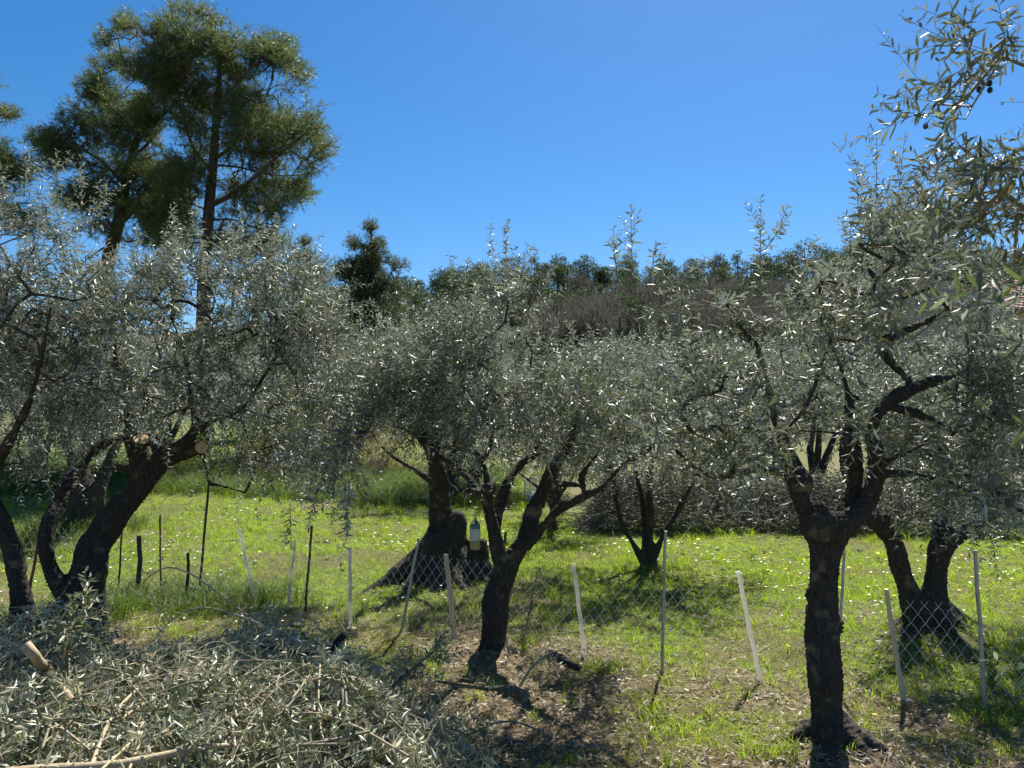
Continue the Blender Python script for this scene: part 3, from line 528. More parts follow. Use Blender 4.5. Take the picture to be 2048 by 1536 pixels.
# rough red-brown heartwood where the left arm broke
# I: the tree beside the camera, its sprays reach in from the right
def near_tree():
    rng = np.random.default_rng(31); base = np.array([2.9, 1.9, float(H(2.9, 1.9))])
    root = thing("olive_tree", base, "olive tree beside the camera, leafy sprays with black olives reaching in from the right edge", "olive tree")
    l1 = np.array([[2.9, 1.9, base[2] - .1], [2.88, 1.92, .5], [2.8, 1.95, 1.0], [2.82, 2.1, 1.6], [2.7, 2.3, 2.2], [2.45, 2.5, 2.7], [2.2, 2.6, 3.1]])
    l2 = np.array([[2.82, 2.0, 1.1], [2.6, 1.8, 1.6], [2.3, 1.7, 1.95], [2.0, 1.75, 2.2]])
    l3 = np.array([[2.82, 2.1, 1.7], [3.2, 2.2, 2.3], [3.4, 2.5, 2.9]])
    def smooth(l, r):
        l = np.array(l, float); r = np.array(r, float); t = np.linspace(0, len(l) - 1, (len(l) - 1) * 6 + 1); l = np.stack([np.interp(t, np.arange(len(l)), l[:, i]) for i in range(3)], -1); r = np.interp(t, np.arange(len(r)), r)
        for _ in range(10): l[1:-1] = l[:-2] * .25 + l[1:-1] * .5 + l[2:] * .25
        return l, r
    limbs = [smooth(l1, [.14, .10, .09, .07, .05, .03, .014]), smooth(l2, [.06, .04, .022, .007]), smooth(l3, [.06, .04, .014])]
    remeshed_trunk("trunk", limbs, 0.018, [M['bark']], root, 0.8, 5)
    mid = blob_points([(1990, 100, 70, 70, 0, .6), (1930, 240, 90, 60, 0, 1.1), (2000, 400, 80, 110, 0, 1.3), (1990, 560, 70, 90, .3, .8), (2150, 300, 90, 200, 0, .4), (1900, 420, 60, 60, .4, .5)], 2.4, 0.35, 66, rng, 0.5)
    near = np.array([P(2075, 560, 1.5), P(2090, 700, 1.45), P(2100, 860, 1.4), P(2130, 1000, 1.4), P(2200, 1345, 1.3), P(2120, 620, 1.5)])
    A, B, ra, rb, tp, td = grow(limbs, np.concatenate([mid, near]), rng, wob=0.15, r_tip=0.002)
    br = MB(); add_prisms(br, A, B, ra, rb, 0.5, 0, 5); link("branches", br.mesh("branches", [M['twig']], True, base), root)["kind"] = "stuff"
    n = len(tp); nm = len(mid)
    D = norm(td * 0.4 + np.array([-0.62, 0.05, 0.12]) + rng.normal(size=(n, 3)) * 0.32); Ls = 0.16 + 0.22 * rng.random(n)
    bend = rng.normal(size=(n, 3)) * 0.08 + [0, 0, 0.05]
    D[nm:] = norm(np.array([[-0.9, .15, .1], [-0.95, 0.1, -0.15], [-0.7, 0.1, 0.25], [-0.5, 0, .1], [-.4, 0, .1], [-1, .2, .05]])); Ls[nm:] = [0.17, 0.24, 0.08, 0.06, 0.05, .2]
    em = []; sb = MB()
    rest = slice(0, nm); shoots(sb, tp[nm:], D[nm:], Ls[nm:], bend[nm:] * 0.3, rng, 0.062, 0.0135, 0.022, True, 0.1, 0.0017, emit=em, stemmat=0)
    cr = MB(); shoots(cr, tp[rest], D[rest], Ls[rest], bend[rest], rng, 0.062, 0.0115, 0.025, True, 0.12, 0.0015)
    q = tp[rest]; shoots(cr, q - td[rest] * .06, norm(D[rest] + rng.normal(size=q.shape) * .6), Ls[rest] * .7, bend[rest] * 0, rng, 0.056, 0.011, 0.030, True, 0.1, 0.0015)
    c = link("crown", cr.mesh("crown", [M['olive'], M['twig']], False, base), root); c["kind"] = "stuff"
    # the sprays close to the lens: leaf by leaf, sharing one mesh
    sp_ = link("spray", sb.mesh("spray", [M['twig']], True, base), root); sp_["kind"] = "stuff"
    lm = MB(); add_leaves(lm, np.zeros((1, 3)), np.array([[0, 1.0, 0]]), np.array([[0, 0, 1.0]]), 1.0, 0.22, np.array([.5]), rng, True, 0, 0.1); lme = lm.mesh("leaf", [M['olive_obj']])
    from mathutils import Matrix
    cnt = 0
    for (p, dr, nn, l) in em:
        for a, d_, n_, l_ in zip(p, dr, nn, l):
            if cnt >= 290: break
            s_ = np.cross(d_, n_); m4 = Matrix([[s_[0], d_[0], n_[0], 0], [s_[1], d_[1], n_[1], 0], [s_[2], d_[2], n_[2], 0], [0, 0, 0, 1]])
            o = bpy.data.objects.new("leaf", lme); SC.collection.objects.link(o); o.parent = sp_
            o.matrix_local = Matrix.Translation(Vector(a - base)) @ m4 @ Matrix.Scale(float(l_), 4); cnt += 1
    for (x, y, dd) in ((2020, 203, 2.3), (1966, 228, 2.35), (1966, 240, 2.34), (1935, 227, 2.4), (1997, 205, 2.35), (1913, 328, 2.5)):
        r = 0.0085; q = P(x, y, dd); cand = (tp[:nm, None] + D[:nm, None] * (Ls[:nm, None, None] * np.array([.15, .4, .65])[None, :, None]) + bend[:nm, None] * (Ls[:nm, None, None] * np.array([.02, .16, .42])[None, :, None])).reshape(-1, 3)
        q = cand[np.argmin(np.linalg.norm(cand - q, axis=1) + (0.5 if y == 240 else 0) * 0)] - np.array([0.02, 0, r + .035 + (.022 if y in (240, 203) else 0)]); f = MB(); z = np.linspace(-1, 1, 9)
        add_tube(f, [q + [0, 0, r * 1.25 * k] for k in z], [max(0.0006, r * math.sqrt(max(0, 1 - k * k))) for k in z], 10)
        add_tube(f, [q + [0, 0, r], q + [0.004, 0, r + .02], q + [0.02, 0.0, r + .035]], [.0008] * 3, 4)
        link("olive", f.mesh("olive", [M['berry']], True, base), root)
near_tree()

# ------------------------------------------------------------------ pines
def pine(name, label, group, trunk, limbs_px, blobs, d, rd, n, seed, nm='needle', tuft=46, nlen=0.16, nwid=0.007, tl=0.30, cat="pine tree", gather=0.9, wfac=1.0):
    rng = np.random.default_rng(seed); p0 = trunk[0]; base = G(p0[0], d)
    root = thing(name, base, label, cat, group)
    tr = [P(p[0], p[1], d + p[2]) for p in trunk]; tr = [np.array([base[0], d, base[2] - .3])] + tr
    rad = [trunk[0][3] / 2 / F * d * 1.25] + [p[3] * .85 / 2 / F * d for p in trunk]
    limbs = [(np.array(tr), np.array(rad))] + [(q, r * .72) for q, r in (polyline(l, d) for l in limbs_px)]
    w_ = MB()
    for q, r in limbs: add_tube(w_, q, r, 10, 0.5)
    link("trunk", w_.mesh("trunk", [M['pine_bark']], True, base), root)
    T = blob_points(blobs, d, rd, int(n * 1.9), rng, 0.5)
    cl = vn(T * np.array([.85, .85, 1.25]) + seed, seed) + .3 * vn(T * 2.6, seed + 1); T = T[np.argsort(-(cl + .30 * rng.random(len(T))))[:n]]
    dense = []
    for q, r in limbs:
        for i in range(len(q) - 1):
            for s in np.linspace(0, 1, 6, endpoint=False): dense.append(q[i] * (1 - s) + q[i + 1] * s)
    dense = np.array(dense); dense = dense[dense[:, 2] > T[:, 2].min() - 1]
    A, B, ra, rb, tp, td = grow([(dense, None)], T, rng, step=0.5, wob=0.22, r_tip=0.006 * wfac, power=0.42, arch=-0.05)
    br = MB(); add_prisms(br, A, B, ra, rb, 0.5, 0, 3); link("branches", br.mesh("branches", [M['pine_bark']], True, base), root)["kind"] = "stuff"
    D = norm(td * 0.6 + norm(tp - T.mean(0)) * 0.35 + rng.normal(size=tp.shape) * 0.35 + [0, 0, 0.45])
    m = tuft; t = rng.random((len(tp), m)); sh = rng.integers(0, 4, (len(tp), m))
    # four little shoots per tip, needles set along each
    S4 = norm(D[:, None] + rng.normal(size=(len(tp), 4, 3)) * 0.55)
    d4 = np.take_along_axis(S4, sh[..., None].repeat(3, -1), 1)
    pos = tp[:, None] + d4 * (t * tl)[..., None] - D[:, None] * 0.05
    dr = norm(d4 * 0.8 + norm(rng.normal(size=pos.shape)) * gather).reshape(-1, 3); pos = pos.reshape(-1, 3); k = len(pos)
    Ln = nlen * (0.7 + 0.6 * rng.random(k))[:, None]; S = norm(np.cross(dr, rng.normal(size=(k, 3)))) * nwid
    V = np.stack([pos - S, pos + S, pos + dr * Ln], 1).reshape(-1, 3)
    nb = MB(); nb.add(V, np.arange(3 * k).reshape(-1, 3), np.repeat(np.repeat(rng.random(len(tp)), m) * .9, 3), 0)
    c = link("crown", nb.mesh("crown", [M[nm]], False, base), root); c["kind"] = "stuff"
    return root
pine("pine_tree", "tall rounded green pine with a straight trunk, towering over the left olive trees", None,
     [(408, 560, 0, 30), (412, 500, 0, 27), (418, 420, 0, 25), (424, 350, 0, 22), (430, 280, 0, 19), (436, 200, 0, 15), (440, 130, .1, 10), (430, 50, .1, 5)],
     [[(424, 410, 0, 20), (470, 385, -0.4, 17), (520, 345, -0.8, 14), (570, 300, -1.1, 10), (625, 255, -1.4, 6)],
      [(428, 320, 0, 15), (470, 285, .5, 12), (520, 215, .9, 9), (545, 160, 1.1, 5)], [(424, 345, 0, 14), (385, 290, .3, 12), (362, 215, .6, 9), (350, 140, .7, 5)],
      [(436, 205, 0, 10), (480, 160, -.6, 7), (520, 120, -1, 5)], [(430, 330, 0, 9), (480, 335, .5, 7), (545, 350, .8, 5), (610, 350, 1, 4)],
      [(432, 240, 0, 10), (390, 170, -.8, 7), (330, 110, -1.2, 5)], [(418, 440, 0, 9), (470, 440, .6, 6), (520, 460, .9, 4)], [(416, 420, 0, 9), (370, 405, -.7, 6), (330, 400, -1, 4)]],
     [(370, 60, 85, 55, 0, 1.3), (440, 50, 60, 40, 0, 1.1), (320, 120, 90, 70, 0, 1.2), (440, 120, 80, 60, 0, 1.1), (540, 105, 60, 45), (570, 160, 55, 55), (480, 185, 90, 50, 0, .8), (340, 200, 70, 60, 0, 1.0),
      (625, 240, 50, 40, -.5, 1.1), (590, 280, 70, 45, -.6, .8), (620, 330, 40, 25, 0, .6), (520, 300, 80, 55, .6, .65), (400, 300, 60, 60, 0, .6), (360, 360, 60, 60, -.5, .9), (550, 370, 80, 35, .5, .8), (490, 445, 80, 45, .5, .7), (345, 450, 70, 50, 0, .9), (540, 415, 55, 25, 0, .8), (480, 380, 60, 50, .8, .8), (480, 250, 60, 60, -1.2, .7), (545, 240, 60, 50, 1.0, .7), (600, 390, 40, 25, .3, .6), (430, 485, 90, 40, .4, 1.1), (520, 480, 60, 35, .2, .9), (640, 290, 40, 50, 0, .9), (400, 220, 60, 70, .9, .6), (210, 80, 25, 25, 0, .8), (250, 55, 30, 35, 0, .8)],
     25, 1.9, 6200, 41, tuft=40)
pine("pine_tree", "dark leaning pine with a curved trunk, left of the tall rounded pine", None,
     [(205, 560, 0, 34), (222, 500, 0, 30), (238, 440, 0, 27), (250, 370, 0, 23), (266, 310, 0, 18), (280, 250, 0, 12), (270, 180, 0, 7)],
     [[(232, 470, 0, 14), (205, 420, .4, 10), (190, 380, .6, 7), (150, 330, .8, 5)], [(228, 460, 0, 14), (265, 425, -.4, 11), (300, 385, -.6, 7)], [(250, 370, 0, 14), (200, 320, -.5, 10), (140, 290, -.8, 6), (80, 275, -.9, 4)],
      [(262, 320, 0, 12), (310, 270, .4, 8), (330, 220, .5, 5)], [(222, 490, 0, 10), (200, 500, .2, 7), (170, 520, .3, 4)], [(275, 270, 0, 10), (220, 210, .3, 7), (190, 160, .4, 4)]],
     [(230, 140, 55, 45), (190, 180, 45, 40), (160, 230, 55, 40, 0, 1.1), (100, 280, 55, 32, 0, 1.1), (240, 240, 90, 60, 0, 1), (300, 230, 45, 45, -.6, 1.3), (200, 320, 80, 55, 0, .9), (290, 330, 80, 60, 0, .9), (280, 430, 90, 60, 0, 1.1), (170, 390, 70, 40, 0, .8), (330, 400, 60, 70, -.5, .9), (110, 320, 50, 30, 0, .8), (340, 470, 70, 40, 0, .7), (200, 450, 50, 30, 0, .35)],
     27, 1.9, 4300, 42, tuft=40)
pine("pine_tree", "pine at the left edge showing only the ends of its boughs", None,
     [(-120, 600, 0, 34), (-118, 450, 0, 28), (-110, 300, 0, 20), (-105, 180, 0, 10)],
     [[(-112, 320, 0, 14), (-50, 250, 0, 8), (10, 230, 0, 4)], [(-115, 420, 0, 14), (-50, 380, 0, 8), (40, 350, 0, 4)]],
     [(-5, 175, 22, 16, 0, .6), (10, 230, 28, 18, 0, .9), (0, 300, 30, 26), (25, 340, 55, 30), (0, 390, 60, 50), (-100, 250, 70, 100), (50, 440, 50, 40, 0, .7)],
     24, 1.5, 900, 43, tuft=40)
BP = dict(nm='needle_dark', tuft=40, nlen=0.17, nwid=0.012, tl=0.36, gather=.9, wfac=1.2)
pine("black_pine", "dark conical pine standing alone against the sky in the gap between the olive crowns", None, [(742, 700, 0, 20), (742, 600, 0, 14), (744, 520, 0, 9), (742, 450, 0, 4)],
     [[(743, 610, 0, 6), (700, 580, 0, 3)], [(743, 600, 0, 6), (790, 560, 0, 3)], [(743, 560, 0, 5), (710, 530, 0, 3)], [(743, 640, 0, 6), (800, 630, 0, 3)]],
     [(741, 455, 14, 12, 0, 1.5), (745, 490, 28, 22, 0, 1.4), (708, 488, 13, 18), (740, 530, 50, 28, 0, 1.1), (795, 530, 20, 14), (690, 540, 22, 26, 0, .7), (750, 575, 70, 30, 0, .9), (740, 620, 80, 35, 0, 1), (750, 660, 80, 35, 0, .8)], 36, 1.6, 1500, 44, **BP)
pine("black_pine", "slim sparse dark pine left of the lone conical pine", None, [(618, 640, 0, 12), (618, 560, 0, 8), (606, 490, 0, 3)],
     [[(618, 580, 0, 5), (650, 540, 0, 3)], [(618, 590, 0, 5), (590, 560, 0, 3)]],
     [(607, 488, 9, 14), (608, 515, 16, 12), (590, 505, 7, 9, 0, .5), (645, 525, 14, 14), (615, 545, 34, 16, 0, .8), (640, 555, 25, 14, 0, .7), (610, 585, 45, 26)], 38, 1.3, 420, 45, **BP)

# ------------------------------------------------------------------ wood on the far hill
def hill_tree_mesh(kind, seed):
    rng = np.random.default_rng(seed); t_, c_ = MB(), MB(); h = 1.0
    add_tube(t_, [[0, 0, -.1], [.01, 0, .5], [0.0, .01, .85]], [.028, .018, .006], 5)
    V = []; rn = []
    if kind == 'pine':
        K = 30
        for j in range(K):
            z = 0.30 + 0.68 * (j / K); r = 0.30 * (1 - ((z - .45) / .6) ** 2) ** .5 if abs(z - .45) < .6 else .05; r *= 0.5 + .7 * rng.random(); a = rng.random() * 6.28
            c = np.array([r * math.cos(a) * .75, r * math.sin(a) * .75, z]); m = 34; s = 0.075 + .035 * rng.random()
            p = c + norm(rng.normal(size=(m, 3))) * s * rng.random((m, 1)) ** .4 * [1.2, 1.2, .7]; d_ = norm(p - c + [0, 0, .02] + rng.normal(size=(m, 3)) * .03)
            sd_ = norm(np.cross(d_, rng.normal(size=(m, 3)))) * .011; V.append(np.stack([p - sd_, p + sd_, p + d_ * .055], 1)); rn.append(np.full(m * 3, rng.random() * .9))
    else:
        p = norm(rng.normal(size=(700, 3))) * rng.random((700, 1)) ** .5 * [.3, .3, .36] + [0, 0, .6]; d_ = norm(p - [0, 0, .1] + rng.normal(size=(700, 3)) * .25)
        sd_ = norm(np.cross(d_, rng.normal(size=(700, 3)))) * .004; V.append(np.stack([p - sd_, p + sd_, p + d_ * .12], 1)); rn.append(rng.random(2100) * .9)
        for j in range(10):
            a = rng.random() * 6.28; add_tube(t_, [[0, 0, .3], [.1 * math.cos(a), .1 * math.sin(a), .5], [.22 * math.cos(a), .22 * math.sin(a), .8]], [.012, .008, .003], 3, .5, False)
    V = np.concatenate(V).reshape(-1, 3); c_.add(V, np.arange(len(V)).reshape(-1, 3), np.concatenate(rn))
    return t_.mesh("trunk", [M['pine_bark']], True), c_.mesh("crown", [M['hill_pine' if kind == 'pine' else 'bare']])
rng = np.random.default_rng(77)
pines = [hill_tree_mesh('pine', 100 + i) for i in range(5)]; bares = [hill_tree_mesh('bare', 200 + i) for i in range(3)]
def plant(kind, px, d, h, label, group, name):
    t_, c_ = (pines if kind == 'pine' else bares)[rng.integers(0, 5 if kind == 'pine' else 3)]
    g = G(px, d); o = thing(name, g, label, "tree" if kind != 'pine' else "pine tree", group)
    o.rotation_euler = (0, 0, rng.random() * 6.28); o.scale = ((4.5 + .35 * h) * (.8 + .4 * rng.random()),) * 2 + (h,)
    for nm, me in (("trunk", t_), ("crown", c_)):
        k = bpy.data.objects.new(nm, me); SC.collection.objects.link(k); k.parent = o
for px in np.linspace(560, 2090, 118): plant('pine', px + rng.normal() * 12, 138 + rng.random() * 17, 4.6 + 4.2 * rng.random() ** 1.5, "pine tree on the skyline of the far hill", "pines along the skyline of the hill", "pine_tree")
for k in range(195):
    d = 70 + 74 * rng.random() ** .55; px = 600 + 1500 * rng.random()
    if 1080 < px < 1720 and 82 < d < 124 and rng.random() < .8: continue
    plant('pine', px, d, 5 + 3 * rng.random(), "green pine tree in the wood on the hillside below the skyline", "pines on the hillside", "pine_tree")
for k in range(130):
    d = 80 + 42 * rng.random(); px = 1060 + 680 * rng.random()
    plant('bare', px, d, 4.5 + 2.0 * rng.random(), "leafless brownish tree on the middle of the far hillside", "bare trees on the hillside", "bare_tree")
# undergrowth between the hillside trees reads as one mass
def leaf_mass(name, pts, rng, size, wid, material, kind='stuff', spread=0.1, hi=False, parent=None, origin=(0, 0, 0), up=0.3):
    n = len(pts); mb = MB(); D = norm(rng.normal(size=(n, 3)) + [0, 0, up]); add_leaves(mb, pts + rng.normal(size=(n, 3)) * spread, D, norm(rng.normal(size=(n, 3)) + [0, 0, .6]), size * (.6 + .8 * rng.random(n)), wid * (.7 + .6 * rng.random(n)), rng.random(n) * .92, rng, hi)
    o = link(name, mb.mesh(name, [material], False, origin), parent)
    if kind: o["kind"] = kind
    return o
n = 38000; dd = 46 + 106 * rng.random(n) ** 0.65; px = 450 + 1750 * rng.random(n); x = (px - 1024) / F * dd
clump = n2(x, dd, .18, 5); z = H(x, dd) + rng.random(n) * (0.6 + 2.6 * clump ** 2 + 1.3 * ss(128, 145, dd))
leaf_mass("undergrowth", np.stack([x, dd, z], -1), rng, 0.75, 0.26, M['hill_pine'], spread=.2)

# ------------------------------------------------------------------ olive grove and shrubs behind the meadow
def far_olive_mesh(seed):
    rng = np.random.default_rng(seed); t_ = MB(); limbs = []
    for k in range(4):
        a = k * 1.6 + rng.random(); q = np.array([[0, 0, -.2], [.03 * math.cos(a), .03 * math.sin(a), .5], [.35 * math.cos(a), .35 * math.sin(a), 1.2], [.8 * math.cos(a), .8 * math.sin(a), 1.9]]) + rng.normal(size=(4, 3)) * .05
        r = np.array([.16, .11, .07, .03]); add_tube(t_, q, r, 7); limbs.append((q, r))
    T = norm(rng.normal(size=(330, 3))) * rng.random((330, 1)) ** .4 * [1.7, 1.7, 1.0] + [0, 0, 2.35]
    T = T[T[:, 2] > 1.1]; A, B, ra, rb, tp, td = grow(limbs, T, rng, step=.3); add_prisms(t_, A, B, ra * 1.5, rb * 1.5, .5, 0)
    c_ = MB(); n = len(tp); D = norm(td * .4 + norm(tp - [0, 0, 2]) * .5 + rng.normal(size=(n, 3)) * .4 + [0, 0, .5])
    shoots(c_, tp, D, .3 + .4 * rng.random(n), rng.normal(size=(n, 3)) * .1 + [0, 0, -.15], rng, .10, .028, .05, False, .1); shoots(c_, tp, norm(D + rng.normal(size=(n, 3)) * .8), .3 + .3 * rng.random(n), rng.normal(size=(n, 3)) * .1, rng, .10, .028, .05, False, .1)
    return t_.mesh("trunk", [M['bark']], True), c_.mesh("crown", [M['olive_far'], M['twig']])
fo = [far_olive_mesh(300), far_olive_mesh(301), far_olive_mesh(302)]
for k, (px, d, s, lab) in enumerate([(905, 19.5, 1.15, "round grey olive tree behind the meadow, straight behind the old split trunk"), (1230, 17.0, 1.1, "silvery olive tree beyond the small multi-stemmed tree, left part of the hedge line"),
        (1420, 18.0, 1.15, "silvery olive tree behind the brushwood heap, between the small tree and the nearest trunk"), (1620, 17.5, 1.15, "grey olive tree behind the brushwood heap, just left of the forked trunk top"),
        (1800, 18.5, 1.2, "grey olive tree behind the right end of the brushwood heap"), (1990, 17.5, 1.25, "olive tree beyond the two-armed tree at the right edge of the grove"), (950, 22, 1.1, "distant olive tree straight behind the hanging bottle"), (540, 24, 1.1, "distant olive tree on the bank behind the left grove"), (1110, 21.5, 1.1, "distant olive tree above the wire crate"),
        (330, 21, 1.1, "distant olive tree on the bank near the left pines"), (90, 22, 1.15, "distant olive tree on the bank at the far left"), (1520, 24, 1.3, "farthest olive tree of the grove below the bare hillside trees")]):
    g = G(px, d); o = thing("olive_tree", g, lab, "olive tree", "olive trees of the far row"); o.rotation_euler = (0, 0, k * 1.3); o.scale = (s, s, s)
    for nm, me in zip(("trunk", "crown"), fo[k % 3]):
        c = bpy.data.objects.new(nm, me); SC.collection.objects.link(c); c.parent = o
def shrub(px, d, w_, h, material, label, n=1600, size=.12, wid=.035, name="shrub", cat="shrub", up=.6):
    rng = np.random.default_rng(int(px * 7 + d)); g = G(px, d); p = norm(rng.normal(size=(n, 3))) * rng.random((n, 1)) ** .4; p[:, 2] = np.abs(p[:, 2])
    lump = 0.7 + .6 * vn(p * 2.3 + px, 3)[:, None]; p = p * lump * [w_ / 2, w_ / 2, h]; root = thing(name, g, label, cat)
    f = leaf_mass("foliage", p + g, rng, size, wid, material, None, .04, False, root, g, up); f["kind"] = "stuff"
    s = MB()
    for k in range(9):
        a = rng.random() * 6.28; t = np.array([math.cos(a) * w_ * .33, math.sin(a) * w_ * .33, h * .75]); add_tube(s, [g + [0, 0, -.1], g + t * .4 + [0, 0, .05], g + t], [.02, .013, .005], 4)
    link("stem", s.mesh("stem", [M['twig']], True, g), root)
shrub(470, 22, 3.2, 2.2, M['shrub'], "yellow-green bush on the bank below the tall pines"); shrub(575, 23, 3.0, 2.6, M['shrub'], "tall yellow-green bush right of the first bush on the bank")
shrub(660, 24, 3.2, 1.7, M['reed'], "brownish dry thicket on the bank between the left and middle olive trees", 1500, .35, .02); shrub(760, 25, 3.0, 1.6, M['reed'], "pale dry thicket behind the old split olive trunk", 1500, .3, .02)
shrub(540, 21, 2.2, 1.3, M['reed'], "low brown bush in front of the yellow-green bushes", 1000, .22, .02); shrub(320, 23, 3.4, 1.6, M['shrub'], "low green bush on the bank behind the leaning olive trunk")
shrub(880, 27, 3.6, 1.9, M['shrub'], "olive-green bush at the end of the meadow behind the old split trunk"); shrub(985, 24, 1.0, .7, M['shrub'], "small yellow-green plant at the far edge of the meadow", 500, .08, .04)
shrub(1120, 26, 4.0, 1.8, M['reed'], "tan dry thicket above the wire crate", 1500, .3, .02); shrub(30, 20, 2.6, 1.2, M['reed'], "dry brown bush on the bank at the left edge", 900, .25, .02)
shrub(560, 34, 5, 3.4, M['hill_pine'], "dark evergreen bush below the slim black pine", 2500, .3, .07); shrub(700, 36, 6, 3.6, M['hill_pine'], "dark evergreen bush under the lone conical pine", 2800, .3, .07)
shrub(870, 44, 7, 4.2, M['hill_pine'], "dark green thicket at the foot of the hill right of the conical pine", 3000, .35, .08); shrub(1060, 46, 7, 4.0, M['hill_pine'], "dark green thicket at the foot of the hill behind the middle olive tree", 3000, .35, .08)
shrub(1300, 44, 8, 3.2, M['bare'], "grey-brown leafless thicket at the foot of the hill", 3500, .5, .03); shrub(1560, 44, 8, 3.0, M['bare'], "brown leafless thicket behind the farthest olive tree", 3500, .5, .03)
# heap of cut brushwood along the far side of the meadow
rng = np.random.default_rng(51); n = 30000; u = rng.random(n); bx = 1.35 + 7.6 * u; by = 14.9 - 0.13 * bx + rng.normal(size=n) * .45
topz = (0.85 + .5 * vn(np.stack([bx * .9, bx * 0, bx * 0], -1), 4)) * ss(0, .06, u) * (0.35 + .65 * np.exp(-((by - 14.9 + .13 * bx) / .6) ** 2))
bz = H(bx, by) + topz * rng.random(n) ** .6; pb = np.stack([bx, by, bz], -1); c0 = np.array([4.8, 14.3, float(H(4.8, 14.3))])
root = thing("brush_heap", c0, "long grey-brown heap of cut brushwood along the far edge of the meadow", "brushwood heap")
q = MB(); add_leaves(q, pb, norm(rng.normal(size=(n, 3)) * [1, 1, .6] + [0, 0, -.1]), norm(rng.normal(size=(n, 3)) + [0, 0, .5]), .09 * (.6 + .8 * rng.random(n)), .022, rng.random(n) * .92, rng, False, 0)
o = link("foliage", q.mesh("foliage", [M['brush']], False, c0), root); o["kind"] = "stuff"
k = rng.integers(0, n, 2200); d_ = norm(rng.normal(size=(2200, 3)) * [1, 1, .5]); tw = MB(); add_prisms(tw, pb[k] - d_ * .3, pb[k] + d_ * .35, np.full(2200, .007), np.full(2200, .003)); o = link("twigs", tw.mesh("twigs", [M['twig']], True, c0), root); o["kind"] = "stuff"

# farmhouse roof seen through the right crown
def house():
    c = P(1985, 700, 42.0); gz = float(H(c[0], c[1])); rz = R(24); c = np.array([c[0] + 1.5, c[1], gz]); root = thing("farmhouse", c, "stone farmhouse with a pale pink tiled roof, glimpsed through the right olive crown", "house")
    ca, sa = math.cos(rz), math.sin(rz); Wd, Dp = 14.0, 8.0; ez = P(1780, 655, 42)[2] - gz; rg = P(1800, 565, 42)[2] - gz
    def X_(p): return c + np.array([p[0] * ca - p[1] * sa, p[0] * sa + p[1] * ca, p[2]])
    w_ = MB(); add_box(w_, c + [0, 0, ez / 2 - .5], (Wd, Dp, ez + 1), rz)
    for s in (-1, 1):
        a, b, t = X_((s * Wd / 2, -Dp / 2, ez)), X_((s * Wd / 2, Dp / 2, ez)), X_((s * Wd / 2, 0, rg - .12)); w_.add([a, b, t], [[0, 1, 2]])
    link("wall", w_.mesh("wall", [plain("stone_wall", (.38, .33, .26), .9, .35, 4)], False, c), root)
    r = MB(); cols = 46; rows = 12
    for s in (-1, 1):
        a0 = np.array([-Wd / 2 - .3, s * (Dp / 2 + .4), ez - .15]); e = np.array([(Wd + .6) / cols, 0, 0]); u = np.array([0, -s * (Dp / 2 + .4) / rows, (rg - ez + .15) / rows])
        for i in range(cols):
            for j in range(rows):
                p = a0 + e * i + u * j; pts = [X_(p + e * .5 - [0, 0, 0.0] + u * q_ + [0, 0, .05 * (1 - q_)]) for q_ in (0, 1.15)]; add_tube(r, pts, [.17, .14], 6, rng.random(), False)
    r.add([X_((-Wd / 2 - .3, -Dp / 2 - .4, ez - .18)), X_((Wd / 2 + .3, -Dp / 2 - .4, ez - .18)), X_((Wd / 2 + .3, 0, rg - .03)), X_((-Wd / 2 - .3, 0, rg - .03)), X_((-Wd / 2 - .3, Dp / 2 + .4, ez - .18)), X_((Wd / 2 + .3, Dp / 2 + .4, ez - .18))], [[0, 1, 2, 3], [3, 2, 5, 4]])
    o = link("roof", r.mesh("roof", [plain("pale_tile", (.60, .40, .32), .7, .3, 3)], False, c), root); o["kind"] = "stuff"
    for i, zx in enumerate((-4.8, -1.6, 1.6, 4.8)):
        for zz in (1.7, 4.3):
            wn = MB(); add_box(wn, X_((zx, -Dp / 2 - .01, zz)), (1.0, .08, 1.3), rz); f = link("window", wn.mesh("window", [plain("window_frame", (.5, .48, .42), .6)], False, c), root)
            pn = MB(); add_box(pn, X_((zx, -Dp / 2 - .06, zz)), (.84, .03, 1.14), rz); k_ = link("pane", pn.mesh("pane", [plain("window_glass", (.04, .05, .06), .08, .1)], False, c), f)
house()
